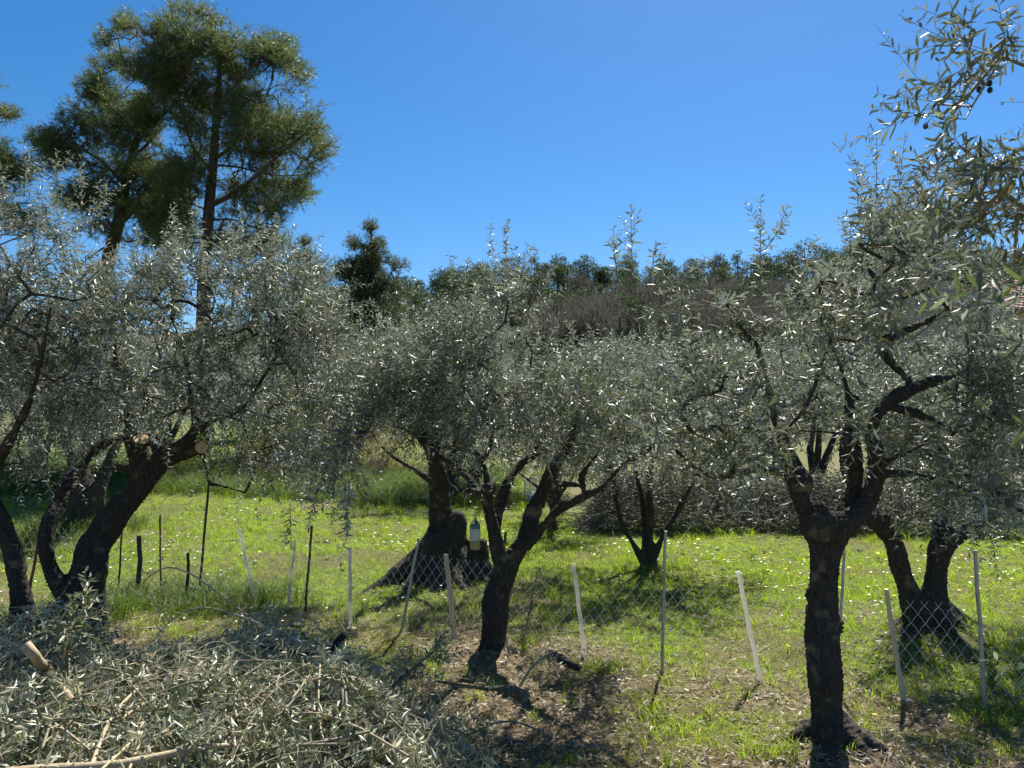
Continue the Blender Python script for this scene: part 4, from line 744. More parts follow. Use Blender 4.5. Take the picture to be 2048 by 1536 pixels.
# ------------------------------------------------------------------ wire fence
FX = [-8.6, -6.2, -4.2, -2.8, -2.36, -1.56, -1.0, -0.5, .62, 1.2, 1.94, 2.84, 3.3, 5.2]
FY = [9.2, 8.9, 8.6, 8.2, 7.9, 7.2, 6.95, 6.72, 6.32, 6.0, 5.8, 5.42, 5.22, 4.6]
def fence():
    rng = np.random.default_rng(61); c = np.array([0.0, 6.5, float(H(0, 6.5))])
    root = thing("wire_fence", c, "low sagging wire fence on leaning stakes running across the grove", "fence")
    seg = np.hypot(np.diff(FX), np.diff(FY)); cum = np.concatenate([[0], np.cumsum(seg)]); tot = cum[-1]
    def at(s, hgt):
        x = np.interp(s, cum, FX); y = np.interp(s, cum, FY) + .02
        top = 0.80 - 0.16 * (n2(s, 0 * s, .55, 7)) - .10 * ss(7.2, 9.5, s) * ss(12.5, 11.6, s)
        lean = 0.10 * (n2(s, 0 * s, .8, 9) - .5)
        return np.stack([x + lean * hgt, y + lean * hgt * .6 + .015 * np.sin(s * 9), H(x, y) + .02 + top * hgt], -1)
    rows = 11; pitch = 0.088
    for k in range(len(FX) - 1):
        w_ = MB(); a, b = cum[k], cum[k + 1]; m0, m1 = int(math.ceil(a / pitch)), int(math.ceil(b / pitch)); j = np.arange(rows + 1)
        for sgn in (1, -1):
            for m in range(m0, m1):
                s = np.clip(m * pitch + sgn * (j - rows / 2) * pitch / 2, 0, tot); p = at(s, j / rows); p[:, 1] += sgn * .0015 * (-1) ** j
                mid = (p[:-1] + p[1:]) / 2; q = np.empty((2 * rows + 1, 3)); q[0::2] = p; q[1::2] = mid + [0, 0, 0.0]
                q[1:-1:2, 0] += sgn * .004; q[2:-1:2, 0] -= sgn * .004
                add_prisms(w_, q[:-1], q[1:], np.full(len(q) - 1, .0011), np.full(len(q) - 1, .0011))
        o = link("wire_mesh", w_.mesh("wire_mesh", [M['wire']], False, c), root)
    def stake(top, bot, r, material, label, kind='square', foot=False, name="stake"):
        d = np.interp((bot[0] - 1024) / F * 6, [0], [0]) if False else bot[2]
        b = P(bot[0], bot[1], d); b[2] = float(H(b[0], b[1])) - .05; t = P(top[0], top[1], d + top[2]); s = MB(); n = 9
        L_ = [b + (t - b) * i / n + rng.normal(size=3) * .0025 for i in range(n + 1)]
        add_tube(s, L_, [r * (1.08 - .12 * i / n) for i in range(n + 1)], 4 if kind == 'square' else 8, .5, True)
        if foot: add_box(s, b + [0, 0, .065], (.085, .05, .012))
        o = link(name, s.mesh(name, [material], kind != 'square', c), root); o["label"] = label
    stake((478, 1056, .05), (514, 1206, 8.15), .017, M['white_plastic'], "white stake leaning left with a small foot, leftmost of the white ones", foot=True)
    stake((590, 1080, 0), (575, 1210, 8.05), .015, M['white_plastic'], "white stake behind drooping olive leaves")
    stake((624, 1050, 0), (609, 1210, 7.9), .013, M['dark_wood'], "thin dark stake between two white ones", 'round')
    stake((700, 1095, 0), (702, 1257, 7.15), .017, M['white_plastic'], "upright white stake with a small foot", foot=True)
    stake((838, 1075, 0), (800, 1268, 6.95), .012, M['zinc'], "grey metal rod leaning right, left of the old stump", 'round')
    stake((892, 1108, 0), (911, 1284, 6.70), .022, M['pale_wood'], "rough pale wooden stake in front of the old stump")
    stake((1147, 1128, 0), (1172, 1309, 6.30), .017, M['white_plastic'], "white stake right of the middle olive tree")
    stake((1331, 1062, 0), (1323, 1336, 5.95), .012, M['zinc'], "tall thin grey metal post in the middle of the open span", 'round')
    stake((1476, 1143, 0), (1523, 1352, 5.78), .017, M['white_plastic'], "whitish stake leaning left before the nearest right trunk")
    stake((1690, 1080, 0.1), (1668, 1350, 5.6), .011, M['zinc'], "thin grey post half hidden by the nearest right trunk", 'round')
    stake((1772, 1178, 0), (1809, 1387, 5.40), .018, M['pale_wood'], "pale wooden stake between the two right-hand trunks", foot=True)
    stake((1950, 1100, 0), (1970, 1402, 5.20), .014, M['zinc'], "grey metal post at the right, tallest of the right end", 'round')
    stake((418, 965, 0), (397, 1192, 8.5), .014, M['dark_wood'], "tall thin dark post near the left tree", 'round')
    stake((320, 1030, 0), (323, 1190, 8.6), .011, M['rust'], "thin rusty rod behind the left tree", 'round')
fence()
def post(top, bot, d, r, material, label, name="wooden_stub", cat="stake", taper=.8):
    rng = np.random.default_rng(int(top[0])); b = P(bot[0], bot[1], d); b[2] = float(H(b[0], b[1])) - .03; t = P(top[0], top[1], d); s = MB()
    add_tube(s, [b + (t - b) * k + rng.normal(size=3) * r * .25 for k in np.linspace(0, 1, 7)], [r * (1 - (1 - taper) * k) for k in np.linspace(0, 1, 7)], 9)
    o = link(name, s.mesh(name, [material], True, b), None, b); tag(o, label, cat)
post((281, 1070), (276, 1150), 8.3, .028, M['dark_wood'], "thick dark stub poking from tall grass, left of the two", taper=.9)
post((377, 1105), (373, 1190), 8.1, .02, M['dark_wood'], "short dark stub poking from tall grass beside the tall thin post")
post((244, 1060), (236, 1150), 8.5, .012, M['dark_wood'], "thin dark stick right of the leaning olive trunk", "dark_stick")
post((82, 1048), (55, 1190), 8.0, .017, M['rust'], "slanting reddish-brown stake between the two left stems", "slanting_stake")
post((1012, 1065), (1007, 1115), 11.8, .026, M['dark_wood'], "small dark post in the meadow seen through the fork of the middle tree", "meadow_post")
post((1058, 962), (1062, 1010), 20.0, .012, M['zinc'], "thin rod beside the wire crate at the far side of the meadow", "thin_rod")
# dead climbing weed on a stalk, dock stalk
def weed(top, bot, d, label, n, material, size):
    rng = np.random.default_rng(int(top[0])); b = P(bot[0], bot[1], d); b[2] = float(H(b[0], b[1])); t = P(top[0], top[1], d); s = MB(); root = thing("dry_weed", b, label, "weed")
    add_tube(s, [b, b * .6 + t * .4 + [.01, 0, 0], b * .3 + t * .7, t], [.005, .004, .003, .0015], 5); link("stalk", s.mesh("stalk", [M['dark_wood']], True, b), root)
    k = rng.random((n, 1)) * .9 + .03; o = leaf_mass("withered_leaves", b + (t - b) * k, rng, size, size * .3, material, 'stuff', .012, False, root, b, -.4)
weed((1080, 1120), (1045, 1292), 6.6, "dark dried-up climber leaning beside the middle trunk", 260, M['brush'], .035)
weed((1121, 1163), (1122, 1215), 8.0, "short rusty-brown dock stalk in the grass right of the middle tree", 160, plain("dock_seed", (.16, .07, .04), .9), .02)

# ------------------------------------------------------------------ plastic bottle hung in the middle tree
def bottle():
    d = 6.12; b = P(950, 1099, d); top = P(948, 1032, d); s = (top[2] - b[2]) / .33; root = thing("plastic_bottle", b, "clear plastic bottle with pale label hung on a string in the middle olive tree", "bottle")
    m, nt, out = mat("clear_pet"); bs = N(nt, "BsdfPrincipled"); bs.inputs["Base Color"].default_value = (.75, .88, .86, 1); bs.inputs["Roughness"].default_value = .06; bs.inputs["Transmission Weight"].default_value = .93; bs.inputs["IOR"].default_value = 1.15; nt.links.new(bs.outputs[0], out.inputs[0])
    prof = [(0, .030), (.006, .041), (.02, .043), (.10, .0425), (.105, .041), (.11, .0425), (.20, .043), (.235, .042), (.262, .034), (.285, .022), (.30, .0145), (.325, .0135)]
    q = MB(); add_tube(q, [b + [0, 0, z * s] for z, r in prof], [r * s * 1.2 for z, r in prof], 22); link("bottle_body", q.mesh("bottle_body", [m], True, b), root)
    liq = plain("yellow_bait", (.50, .40, .12), .3, .1); q = MB(); add_tube(q, [b + [0, 0, z * s] for z in (.004, .012, .085)], [.034 * s, .0486 * s, .0486 * s], 20); link("bait", q.mesh("bait", [liq], True, b), root)
    # wrap-round label with fine printed rules
    m, nt, out = mat("printed_label"); tc = N(nt, "TexCoord"); sx = N(nt, "SeparateXYZ"); nt.links.new(tc.outputs["Object"], sx.inputs[0])
    wv = N(nt, "TexWave", i_Scale=28.0, i_Distortion=1.5); wv.bands_direction = 'Z'; nt.links.new(tc.outputs["Object"], wv.inputs[0])
    c = ramp(nt, wv.outputs[1], [(.0, (.30, .38, .36)), (.35, (.52, .56, .48))]); p_ = N(nt, "BsdfPrincipled"); nt.links.new(c, p_.inputs["Base Color"]); p_.inputs["Roughness"].default_value = .45; nt.links.new(p_.outputs[0], out.inputs[0])
    q = MB(); add_tube(q, [b + [0, 0, z * s] for z in (.09, .205)], [.0535 * s] * 2, 22, .5, False); link("label", q.mesh("label", [m], True, b), root)
    q = MB(); add_tube(q, [b + [0, 0, z * s] for z in (.212, .243)], [.0528 * s, .0510 * s], 22, .5, False); link("neck_label", q.mesh("neck_label", [plain("blue_label", (.10, .16, .20), .4)], True, b), root)
    q = MB(); add_tube(q, [b + [0, 0, z * s] for z in (.322, .34)], [.0185 * s] * 2, 16); link("cap", q.mesh("cap", [plain("pale_cap", (.5, .55, .55), .5)], True, b), root)
    a = b + [0, 0, .34 * s]; e = P(946, 985, d + .02); q = MB(); add_tube(q, [a, (a + e) / 2 + [.003, 0, 0], e], [.0013] * 3, 4); link("string", q.mesh("string", [M['dark_wood']], True, b), root)
bottle()
# ------------------------------------------------------------------ wire crate, sack, canister at the edges
def crate():
    a = P(1050, 1002, 20); b = np.array([a[0], 20.0, float(H(a[0], 20.0))]); w_, d_, h = .30, .3, .60; q = MB(); root = thing("wire_crate", b, "small grey metal wire crate standing at the far side of the meadow", "crate")
    for x in (0, w_):
        for y in (0, d_): add_tube(q, [b + [x, y, 0], b + [x, y, h]], [.011] * 2, 5)
    for z in (.02, h * .5, h):
        for p, e in (((0, 0), (w_, 0)), ((0, d_), (w_, d_)), ((0, 0), (0, d_)), ((w_, 0), (w_, d_))): add_tube(q, [b + [*p, z], b + [*e, z]], [.009] * 2, 5)
    link("frame", q.mesh("frame", [M['zinc']], True, b), root)
    bar = MB(); add_tube(bar, [[0, 0, .02], [0, 0, h]], [.006] * 2, 4); bm_ = bar.mesh("bar", [M['wire']], True)
    for y in (0, d_):
        for k in range(1, 8):
            o = link("bar", bm_, root); o.location = (w_ * k / 8, y, 0)
    c = b + [.20, -.35, .12]; q = MB(); z = np.linspace(-1, 1, 9); add_tube(q, [c + [.02 * math.sin(k * 4), 0, .13 * k] for k in z], [.16 * math.sqrt(max(.02, 1 - k * k)) * (1 + .12 * math.sin(k * 9)) for k in z], 12)
    o = link("sack", q.mesh("sack", [plain("white_sack", (.6, .62, .68), .8, .2)], True, c), None, c); tag(o, "small whitish sack lying in front of the wire crate", "sack")
    g = G(2052, 9.0); q = MB(); add_tube(q, [g + [0, 0, z] for z in (0, .02, .30, .37, .40)], [.10, .115, .115, .09, .05], 16); root = thing("canister", g, "green plastic canister with a red cap at the right edge in the grass", "canister")
    link("canister_body", q.mesh("canister_body", [plain("green_plastic", (.10, .28, .20), .4)], True, g), root)
    q = MB(); add_tube(q, [g + [0, 0, .39], g + [0, 0, .46]], [.045] * 2, 14); link("cap", q.mesh("cap", [plain("red_plastic", (.5, .04, .02), .4)], True, g), root)
crate()

# ------------------------------------------------------------------ heap of prunings at the left front
PB = np.array([(-7, 6.4), (-3.6, 6.15), (-2.5, 6.3), (-1.55, 6.2), (-1.0, 5.7), (-.45, 5.0), (-.12, 4.4), (.02, 3.6), (.15, 2.2), (-7, 2.2)])
def heap_h(x, y):
    x = np.asarray(x, float); y = np.asarray(y, float); dmin = np.full(x.shape, 9.0); inside = np.zeros(x.shape, bool); n = len(PB)
    for i in range(n):
        a, b = PB[i], PB[(i + 1) % n]; ab = b - a; t = np.clip(((x - a[0]) * ab[0] + (y - a[1]) * ab[1]) / (ab @ ab), 0, 1)
        dmin = np.minimum(dmin, np.hypot(x - a[0] - ab[0] * t, y - a[1] - ab[1] * t))
        cross = ((a[1] > y) != (b[1] > y)) & (x < (b[0] - a[0]) * (y - a[1]) / (b[1] - a[1] + 1e-12) + a[0]); inside ^= cross
    h = 0.10 + 0.48 * ss(0, 1.0, dmin) + 0.36 * (n2(x, y, 1.3, 31) - .5) * ss(0, .6, dmin) + .20 * (n2(x, y, 3.6, 32) - .5) * ss(0, .4, dmin)
    h = h * (1 - .62 * ss(4.9, 6.1, y)) + 0 * x
    h = h - 0.30 * np.exp(-(((x + 2.75) ** 2) / .2 + ((y - 5.75) ** 2) / .12))
    return np.where(inside, np.maximum(h, .03), 0), inside, dmin
def heap():
    rng = np.random.default_rng(71); c = np.array([-2.0, 4.4, 0.0]); n = 9000
    x = -4.9 + 5.1 * rng.random(n); y = 2.3 + 4.1 * rng.random(n); h, ins, dm = heap_h(x, y); keep = ins & (x > -.75 * y - .6); x, y, h, dm = x[keep], y[keep], h[keep], dm[keep]
    layer = rng.random(len(x)) ** .5; z = H(x, y) + h * (0.15 + .9 * layer); p = np.stack([x, y, z], -1); m = len(p)
    p = p[rng.random(m) < np.where(y > 5.2, .8, 1)]; m = len(p)
    az = rng.normal(size=m) * .9 + 0.5 + 3.0 * n2(p[:, 0], p[:, 1], .6, 33); D = norm(np.stack([np.cos(az), np.sin(az), rng.normal(size=m) * .45 + .1], -1))
    Ls = .14 + .22 * rng.random(m); bend = rng.normal(size=(m, 3)) * .1 + [0, 0, -.05]; q = MB()
    shoots(q, p - D * .1, D, Ls, bend, rng, .064, .0155, .036, False, .22, .0016, 0, 1)
    o = link("olive_prunings", q.mesh("olive_prunings", [M['pruned'], M['twig_pale']], False, c), None, c); tag(o, "knee-high heap of freshly cut silvery olive twigs and leaves", "prunings", kind='stuff')
    # long pale twigs criss-crossing the heap
    lab = "pale bare twig lying across the heap of olive prunings"
    tb = [MB() for _ in range(60)]
    for k in range(90):
        xx = -4.2 + 4.3 * rng.random(); yy = 2.5 + 3.6 * rng.random(); hh, ii, _ = heap_h(np.array([xx]), np.array([yy]))
        if not ii[0] or xx < -.72 * yy: continue
        a = rng.random() * 6.28; l = .35 + .7 * rng.random(); s = np.linspace(-.5, .5, 9) * l; cv = rng.normal() * .35
        X_ = xx + np.cos(a) * s - np.sin(a) * cv * s * s; Y_ = yy + np.sin(a) * s + np.cos(a) * cv * s * s; hz, _, _ = heap_h(X_, Y_)
        Z_ = H(xx, yy) + np.mean(hz) + .02 + rng.random() * .05 + s * rng.normal() * .25 + .10 * rng.random() * (1 - (2 * s / l) ** 2); r0 = .0018 + .003 * rng.random() ** 3
        pts = np.stack([X_, Y_, Z_], -1); q = MB(); add_tube(q, pts, np.linspace(r0, r0 * .45, 9), 5)
        for j in (3, 5, 6):
            t = pts[j + 1] - pts[j]; dd = norm(t + rng.normal(size=3) * .05); add_tube(q, [pts[j], pts[j] + dd * l * .12, pts[j] + dd * l * .25 + [0, 0, .02]], [r0 * .5, r0 * .4, r0 * .25], 4)
        o = link("cut_twig", q.mesh("cut_twig", [M['twig_pale']], True, pts[0]), None, pts[0]); tag(o, lab, "twig", "pale twigs on the heap of prunings")
heap()
def surf(px, py):
    dd = np.linspace(2.4, 7, 240); q = np.array([P(px, py, k) for k in dd]); h, _, _ = heap_h(q[:, 0], q[:, 1]); k = np.argmax(q[:, 2] < H(q[:, 0], q[:, 1]) + h)
    return dd[k]
def branch(pts, label, material='twig_pale', leafy=0, seed=0, name="cut_branch", cat="branch", capm='cut', sides=9, lfl=.058, group=None):
    """pts: (px, py, depth, width px)"""
    rng = np.random.default_rng(seed); pts = [(p[0], p[1], surf(p[0], p[1]) - .04, p[3]) if p[2] == 0 else p for p in pts]
    W = np.array([P(p[0], p[1], p[2]) for p in pts]); r = np.array([p[3] / 2 / F * p[2] for p in pts]); t = np.linspace(0, len(W) - 1, (len(W) - 1) * 4 + 1)
    Wi = np.stack([np.interp(t, np.arange(len(W)), W[:, i]) for i in range(3)], -1); ri = np.interp(t, np.arange(len(W)), r)
    k = np.array([.25, .5, .25]); 
    for _ in range(2): Wi[1:-1] = Wi[:-2] * .25 + Wi[1:-1] * .5 + Wi[2:] * .25
    Wi[1:-1] += rng.normal(size=Wi[1:-1].shape) * ri[1:-1, None] * .06
    root = thing(name, Wi[0], label, cat, group); q = MB(); add_tube(q, Wi[::-1], ri[::-1], sides, .5, True, 0, 1); link("wood", q.mesh("wood", [M[material], M[capm]], True, Wi[0]), root)
    if leafy:
        m = leafy; i = rng.integers(len(Wi) // 3, len(Wi), m); T = norm(np.gradient(Wi, axis=0))[i]; D = norm(T * .8 + rng.normal(size=(m, 3)) * .45); lf = MB()
        shoots(lf, Wi[i], D, .10 + .16 * rng.random(m), rng.normal(size=(m, 3)) * .05, rng, lfl, lfl * .22, .026, True, .1, .0016); o = link("leaves", lf.mesh("leaves", [M['pruned'], M['twig_pale']], False, Wi[0]), root); o["kind"] = "stuff"
branch([(50, 1290, 3.95, 22), (74, 1318, 3.95, 19), (92, 1338, 0, 20), (120, 1370, 0, 15), (160, 1420, 0, 7)], "thick pale sawn branch end sticking up from the heap at the far left", 'twig_pale')
branch([(-60, 1560, 0, 26), (80, 1540, 0, 24), (220, 1534, 0, 20), (320, 1512, 0, 14), (400, 1494, 0, 11), (470, 1490, 0, 9), (560, 1500, 0, 6)], "long pale peeled branch along the bottom edge of the heap", 'twig_pale', 6, 1)
branch([(178, 1550, 0, 9), (200, 1480, 0, 8), (232, 1420, 0, 8), (275, 1378, 0, 6)], "curved pale stick rising from the bottom of the heap", 'twig_pale')
branch([(520, 1292, 0, 5), (580, 1302, 0, 6), (655, 1315, 4.8, 10), (668, 1292, 4.8, 13), (688, 1270, 4.8, 13)], "dark hooked branch end poking out of the heap toward the fence", 'bark', 5, 3)
branch([(1052, 1398, 4.9, 22), (1030, 1376, 4.9, 15), (980, 1378, 4.9, 9), (930, 1370, 4.85, 7), (870, 1362, 4.85, 5)], "forked branch with a knobbly end lying right of the heap", 'bark_lichen', 4, 4)
branch([(1040, 1372, 4.9, 6), (1062, 1335, 5.0, 5), (1092, 1308, 5.1, 4), (1120, 1300, 5.15, 3)], "thin twig with leaves arching over the foot of the middle tree", 'twig_pale', 7, 5)
branch([(1092, 1306, 5.75, 17), (1112, 1313, 5.7, 18), (1135, 1325, 5.6, 18), (1160, 1338, 5.55, 12)], "short sawn log end with a yellowish cut at the foot of the middle tree", 'bark', 0, 6)
branch([(560, 1290, 0, 4), (500, 1235, 4.9, 4), (430, 1180, 4.95, 3.6), (380, 1145, 5, 3.2), (335, 1132, 5, 3), (300, 1150, 5, 2.5), (285, 1168, 5, 2)], "pale twig arching highest over the heap near the dark stubs", 'twig_pale', 2, 7, lfl=.04)
branch([(580, 1295, 0, 4), (520, 1245, 4.7, 4), (420, 1213, 4.8, 3.6), (370, 1220, 4.8, 3), (330, 1250, 4.8, 2.6), (305, 1285, 4.75, 2)], "second pale twig arching over the heap below the highest one", 'twig_pale', 3, 8, lfl=.04)
branch([(125, 1330, 0, 3), (136, 1270, 3.9, 3), (156, 1235, 3.9, 2.5), (170, 1215, 3.9, 2)], "upright leafy sprig with broad pale leaves at the foot of the leaning tree", 'twig_pale', 12, 9, lfl=.07)
branch([(20, 1400, 0, 5), (120, 1452, 0, 5), (180, 1500, 0, 4)], "straight twig slanting down across the left part of the heap", 'twig_pale', 3, 10)
branch([(640, 1330, 0, 4), (636, 1400, 0, 4), (642, 1470, 0, 3.5), (660, 1500, 0, 3)], "vertical pale twig in the middle of the heap", 'twig_pale', 3, 12)
branch([(510, 1500, 0, 6), (560, 1430, 0, 6), (620, 1350, 0, 4)], "yellowish straight stick slanting up to the right in the heap", 'twig_pale', 3, 13)
rb_ = np.random.default_rng(91)
for k in range(30):
    cx, cy, a_, l_ = 40 + 900 * rb_.random(), 1300 + 220 * rb_.random(), rb_.random() * 6.28, 60 + 130 * rb_.random(); cy = max(cy, 1290 + .12 * cx); qs = []
    for f in (-1, -.35, .3, 1):
        qx, qy = cx + math.cos(a_) * l_ * f + rb_.normal() * 8, cy + math.sin(a_) * l_ * .45 * f + rb_.normal() * 8 - 26 * (1 - f * f); sd_ = surf(qx, qy)
        qs.append((qx, qy, (sd_ if sd_ > 2.45 else 3.6) - .05 - .05 * rb_.random(), 4.2 - 1.5 * f))
    if max(q_[2] for q_ in qs) - min(q_[2] for q_ in qs) < .9: branch(qs, "cut leafy olive branch lying loose on the heap of prunings", 'twig' if k % 3 else 'twig_pale', 12, 300 + k, group="leafy cut branches on the heap", lfl=.062)
branch([(760, 1400, 4.6, 8), (800, 1360, 4.7, 6), (870, 1300, 4.8, 4)], "bundle of narrow-leaved olive shoots standing at the right side of the heap", 'twig', 34, 14)
branch([(1100, 1470, 4.4, 4), (1030, 1440, 4.5, 4), (960, 1450, 4.5, 4)], "leafy spray fallen on the littered ground right of the heap", 'twig', 7, 15)

# ------------------------------------------------------------------ ground cover
def tuft(name, seed, n, rad, h, wid, m, lean=.5):
    rng = np.random.default_rng(seed); mb = MB(); a = rng.random(n) * 6.28; r = rad * rng.random(n) ** .7; p = np.stack([r * np.cos(a), r * np.sin(a), 0 * a - .01], -1)
    D = norm(np.stack([np.cos(a), np.sin(a), 0 * a], -1) * (lean * rng.random((n, 1))) + rng.normal(size=(n, 3)) * .18 + [0, 0, 1]); Hh = (h * (.5 + .7 * rng.random(n)))[:, None]
    S = norm(np.cross(D, rng.normal(size=(n, 3)))) * wid / 2; out = norm(D * [1, 1, 0] + 1e-6) * Hh
    q = p + D * Hh * .55; t = p + D * Hh + out * .35 - [0, 0, 1] * Hh * .12
    V = np.stack([p - S, p + S, q + S * .8, q - S * .8, t], 1).reshape(-1, 3); i = np.arange(n)[:, None] * 5
    mb.add(V, i + [[0, 1, 2, 3]]); mb.Fs[3].append(i + [[3, 2, 4]]); mb.M[3].append(np.zeros(n, np.int32))
    return bpy.data.objects.new(name, mb.mesh(name, [m]))
def broad(name, seed, n, size, m):
    rng = np.random.default_rng(seed); mb = MB(); a = np.arange(n) * 2.4; D = np.stack([np.cos(a), np.sin(a), .25 + .35 * rng.random(n)], -1); add_leaves(mb, np.zeros((n, 3)), D, np.array([[0, 0, 1.0]] * n), size * (.6 + .6 * rng.random(n)), size * .45, rng.random(n), rng, True, 0, .15)
    return bpy.data.objects.new(name, mb.mesh(name, [m]))
def flower(name, r, n, m, h):
    mb = MB(); a = np.arange(n + 1) / n * 6.283; V = np.concatenate([[[0, 0, h + r * .2]], np.stack([r * np.cos(a[:-1]), r * np.sin(a[:-1]), 0 * a[:-1] + h], -1)]); k = np.arange(n)
    mb.add(V, np.stack([0 * k, k + 1, (k + 1) % n + 1], -1)); add_tube(mb, [[0, 0, 0], [0, 0, h]], [.001] * 2, 3, .5, False, 1); return bpy.data.objects.new(name, mb.mesh(name, [m, M['grass']]))
src = bpy.data.collections.new("ground_cover_kinds")
kinds = [tuft("kind_00", 1, 18, .06, .048, .0040, M['grass']), tuft("kind_01", 2, 18, .06, .036, .0040, M['grass']), tuft("kind_02", 3, 14, .06, .060, .0030, M['grass_dry'], 1.0),
         tuft("kind_03", 4, 26, .07, .26, .0050, M['grass_dark'], .5), tuft("kind_04", 5, 18, .06, .15, .0045, M['grass'], .5), broad("kind_05", 6, 7, .032, M['grass']),
         flower("kind_06", .011, 8, M['white_flower'], .06), flower("kind_07", .016, 9, M['yellow_flower'], .07), broad("kind_08", 7, 9, .045, M['grass_dark'])]
for o in kinds: src.objects.link(o)
rng = np.random.default_rng(81); n = 105000
d = 2.6 * (27 / 2.6) ** rng.random(n); d = np.where(rng.random(n) < .3, 4 + 20 * rng.random(n), d); px = -350 + 2750 * rng.random(n); x = (px - 1024) / F * d; y = d
g = green_cover(x, y); hh, ins, dm = heap_h(x, y); u = rng.random(n)
tallz = ss(18, 19.5, y) * ss(.5, -1, x)                                   # uncut grass at the foot of the bank
tuss = np.exp(-(((x + 3.6) ** 2) / .55 + ((y - 8.2) ** 2) / .35))          # rank grass round the stubs
for k, wd in (('A', .45), ('B', .9), ('E', .18)):
    bx_, by_ = (BASES[k][0] - 1024) / F * BASES[k][1], BASES[k][1]; tuss = np.maximum(tuss, .4 * np.exp(-((x - bx_) ** 2 + (y - by_) ** 2) / (wd * wd)))
bare_ring = 0 * x
kind = np.where(u < .30, 0, np.where(u < .66, 1, np.where(u < .80, 5, 2)))
kind = np.where((rng.random(n) > g * 1.05) & (y < 9), 2, kind); kind = np.where((rng.random(n) < .75 * ss(.55, .72, n2(x, y, .9, 50))) & (tuss < .2), 2, kind); kind = np.where(rng.random(n) < .02 + .07 * (n2(x, y, 2, 9) > .65), 4, kind)
kind = np.where(rng.random(n) < tallz * .85, np.where(rng.random(n) < .85, 3, 4), kind); grn = tallz > .3
kind = np.where(rng.random(n) < tuss * .6, 3, kind); kind = np.where((tuss > .3) & (rng.random(n) < .12), 2, kind); kind = np.where((kind == 0) & (rng.random(n) < .05), 8, kind)
fl = rng.random(n); dz = n2(x, y, .5, 14); kind = np.where((fl < .035 * ss(.45, .7, dz)) & (y > 6), 6, kind); kind = np.where((fl > .9993) | ((fl > .99) & (x > 2.5) & (y > 8) & (dz > .5)), 7, kind)
keep = (~ins | ((dm < .25) & (rng.random(n) < .5)) | ((x + 2.75) ** 2 / .25 + (y - 5.75) ** 2 / .12 < 1)) & (rng.random(n) < np.clip(.28 + 1.1 * g, 0, 1)) & ~((x > 1.2) & (y > 14.1 - .13 * x))
for k in ('A', 'C', 'D', 'G', 'Hh', 'E'):
    bx_, by_ = (BASES[k][0] - 1024) / F * BASES[k][1], BASES[k][1]; keep &= (x - bx_) ** 2 + (y - by_) ** 2 > (.30 if k == 'D' else .17) ** 2
x, y, kind = x[keep], y[keep], kind[keep]; n = len(x); print("tufts", n)
sc = (.75 + .5 * rng.random(n)) * np.clip((y / 7) ** .4, .75, 1.45); sc = np.where(kind >= 6, 1.1 * np.clip(y / 8, .8, 1.6), sc); sc = np.where((kind == 3) & (y > 15), 1.15 + .5 * rng.random(n), sc)
me = bpy.data.meshes.new("grass"); me.vertices.add(n); me.vertices.foreach_set("co", np.stack([x, y, H(x, y)], -1).astype(np.float32).ravel())
for nm, ty, val in (("kind_id", 'INT', kind.astype(np.int32)), ("size", 'FLOAT', sc.astype(np.float32))):
    a = me.attributes.new(nm, ty, 'POINT'); a.data.foreach_set("value", val)
a = me.attributes.new("turn", 'FLOAT_VECTOR', 'POINT'); a.data.foreach_set("vector", np.stack([rng.normal(size=n) * .12, rng.normal(size=n) * .12, rng.random(n) * 6.28], -1).astype(np.float32).ravel())
go = link("grass", me); tag(go, "short meadow grass with daisies and dandelions, drier and thinner towards the camera", "grass", kind='stuff')
ng = bpy.data.node_groups.new("scatter", 'GeometryNodeTree'); ng.interface.new_socket("Geometry", in_out='INPUT', socket_type='NodeSocketGeometry'); ng.interface.new_socket("Geometry", in_out='OUTPUT', socket_type='NodeSocketGeometry')
gi = ng.nodes.new("NodeGroupInput"); gout = ng.nodes.new("NodeGroupOutput"); ip = ng.nodes.new("GeometryNodeInstanceOnPoints"); ci = ng.nodes.new("GeometryNodeCollectionInfo"); ci.inputs[0].default_value = src
ci.inputs["Separate Children"].default_value = True; ci.inputs["Reset Children"].default_value = True; m2p = ng.nodes.new("GeometryNodeMeshToPoints")
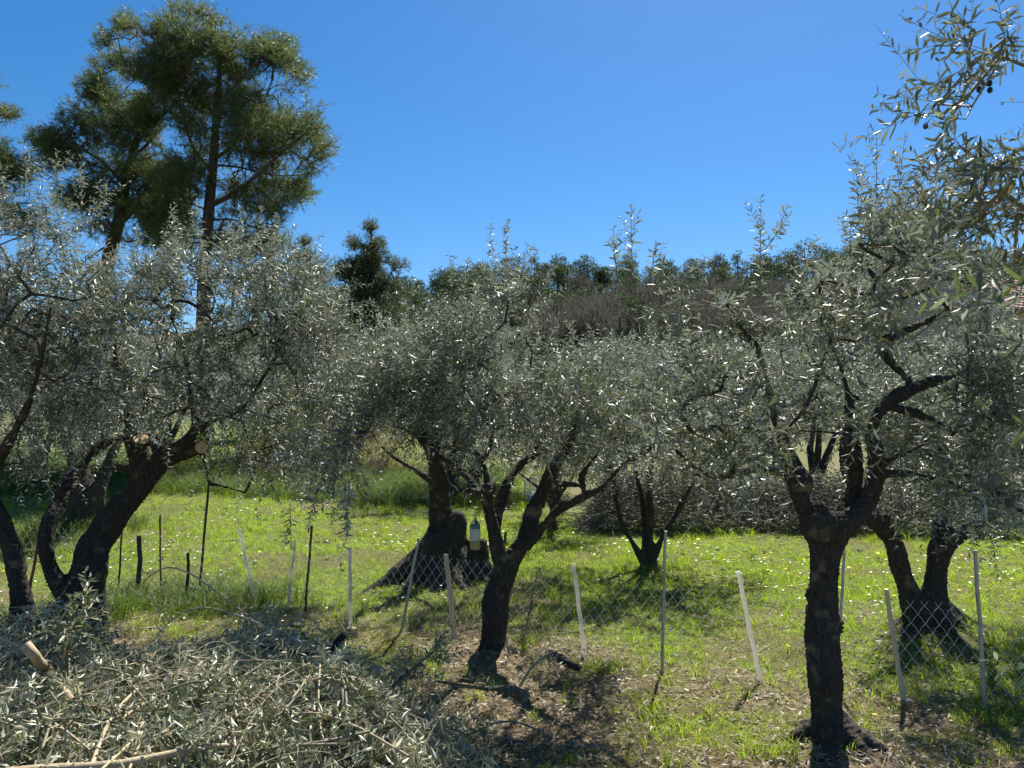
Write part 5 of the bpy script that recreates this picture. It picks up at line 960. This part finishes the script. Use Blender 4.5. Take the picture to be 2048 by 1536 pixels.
ng.links.new(gi.outputs[0], m2p.inputs[0]); ng.links.new(m2p.outputs[0], ip.inputs["Points"]); ng.links.new(ci.outputs[0], ip.inputs["Instance"]); ip.inputs["Pick Instance"].default_value = True
for nm, ty, sock in (("kind_id", 'INT', "Instance Index"), ("size", 'FLOAT', "Scale"), ("turn", 'FLOAT_VECTOR', "Rotation")):
    na = ng.nodes.new("GeometryNodeInputNamedAttribute"); na.data_type = ty; na.inputs[0].default_value = nm; ng.links.new(na.outputs[0], ip.inputs[sock])
ng.links.new(ip.outputs[0], gout.inputs[0]); go.modifiers.new("scatter", 'NODES').node_group = ng
# fallen leaves
n = 42000; d = 3 * (12 / 3) ** rng.random(n); px = -100 + 2300 * rng.random(n); x = (px - 1024) / F * d; gg = green_cover(x, d); hh, ins, dm = heap_h(x, d); k = (rng.random(n) < (1.15 - gg * 1.1)) & ~(ins & (dm > .2)); x, y = x[k], d[k]; n = len(x)
q = MB(); a = rng.random(n) * 6.28; Dv = np.stack([np.cos(a), np.sin(a), rng.normal(size=n) * .25], -1); add_leaves(q, np.stack([x, y, H(x, y) + .008 + .015 * rng.random(n)], -1), Dv, norm(rng.normal(size=(n, 3)) * .35 + [0, 0, 1] * np.where(rng.random((n, 1)) < .5, 1, -1)), .05 * (.6 + .7 * rng.random(n)), .012 * (.7 + .9 * rng.random(n)), rng.random(n), rng, False, 0, .2)
o = link("fallen_leaves", q.mesh("fallen_leaves", [M['litter']])); tag(o, "dry grey-brown fallen olive leaves littering the ground near the fence", "fallen leaves", kind='stuff')
q = MB(); n = 1500; d = 3.2 + 5 * rng.random(n); x = (60 + 2000 * rng.random(n) - 1024) / F * d; a = rng.random(n) * 6.28; l = .05 + .12 * rng.random(n); p = np.stack([x, d, H(x, d) + .02], -1); dv = np.stack([np.cos(a), np.sin(a), .1 * rng.normal(size=n)], -1) * l[:, None]
add_prisms(q, p - dv, p + dv, np.full(n, .0022), np.full(n, .0012)); o = link("fallen_twigs", q.mesh("fallen_twigs", [M['twig_pale']])); tag(o, "thin dry twigs scattered over the littered ground in front of the fence", "fallen twigs", kind='stuff')
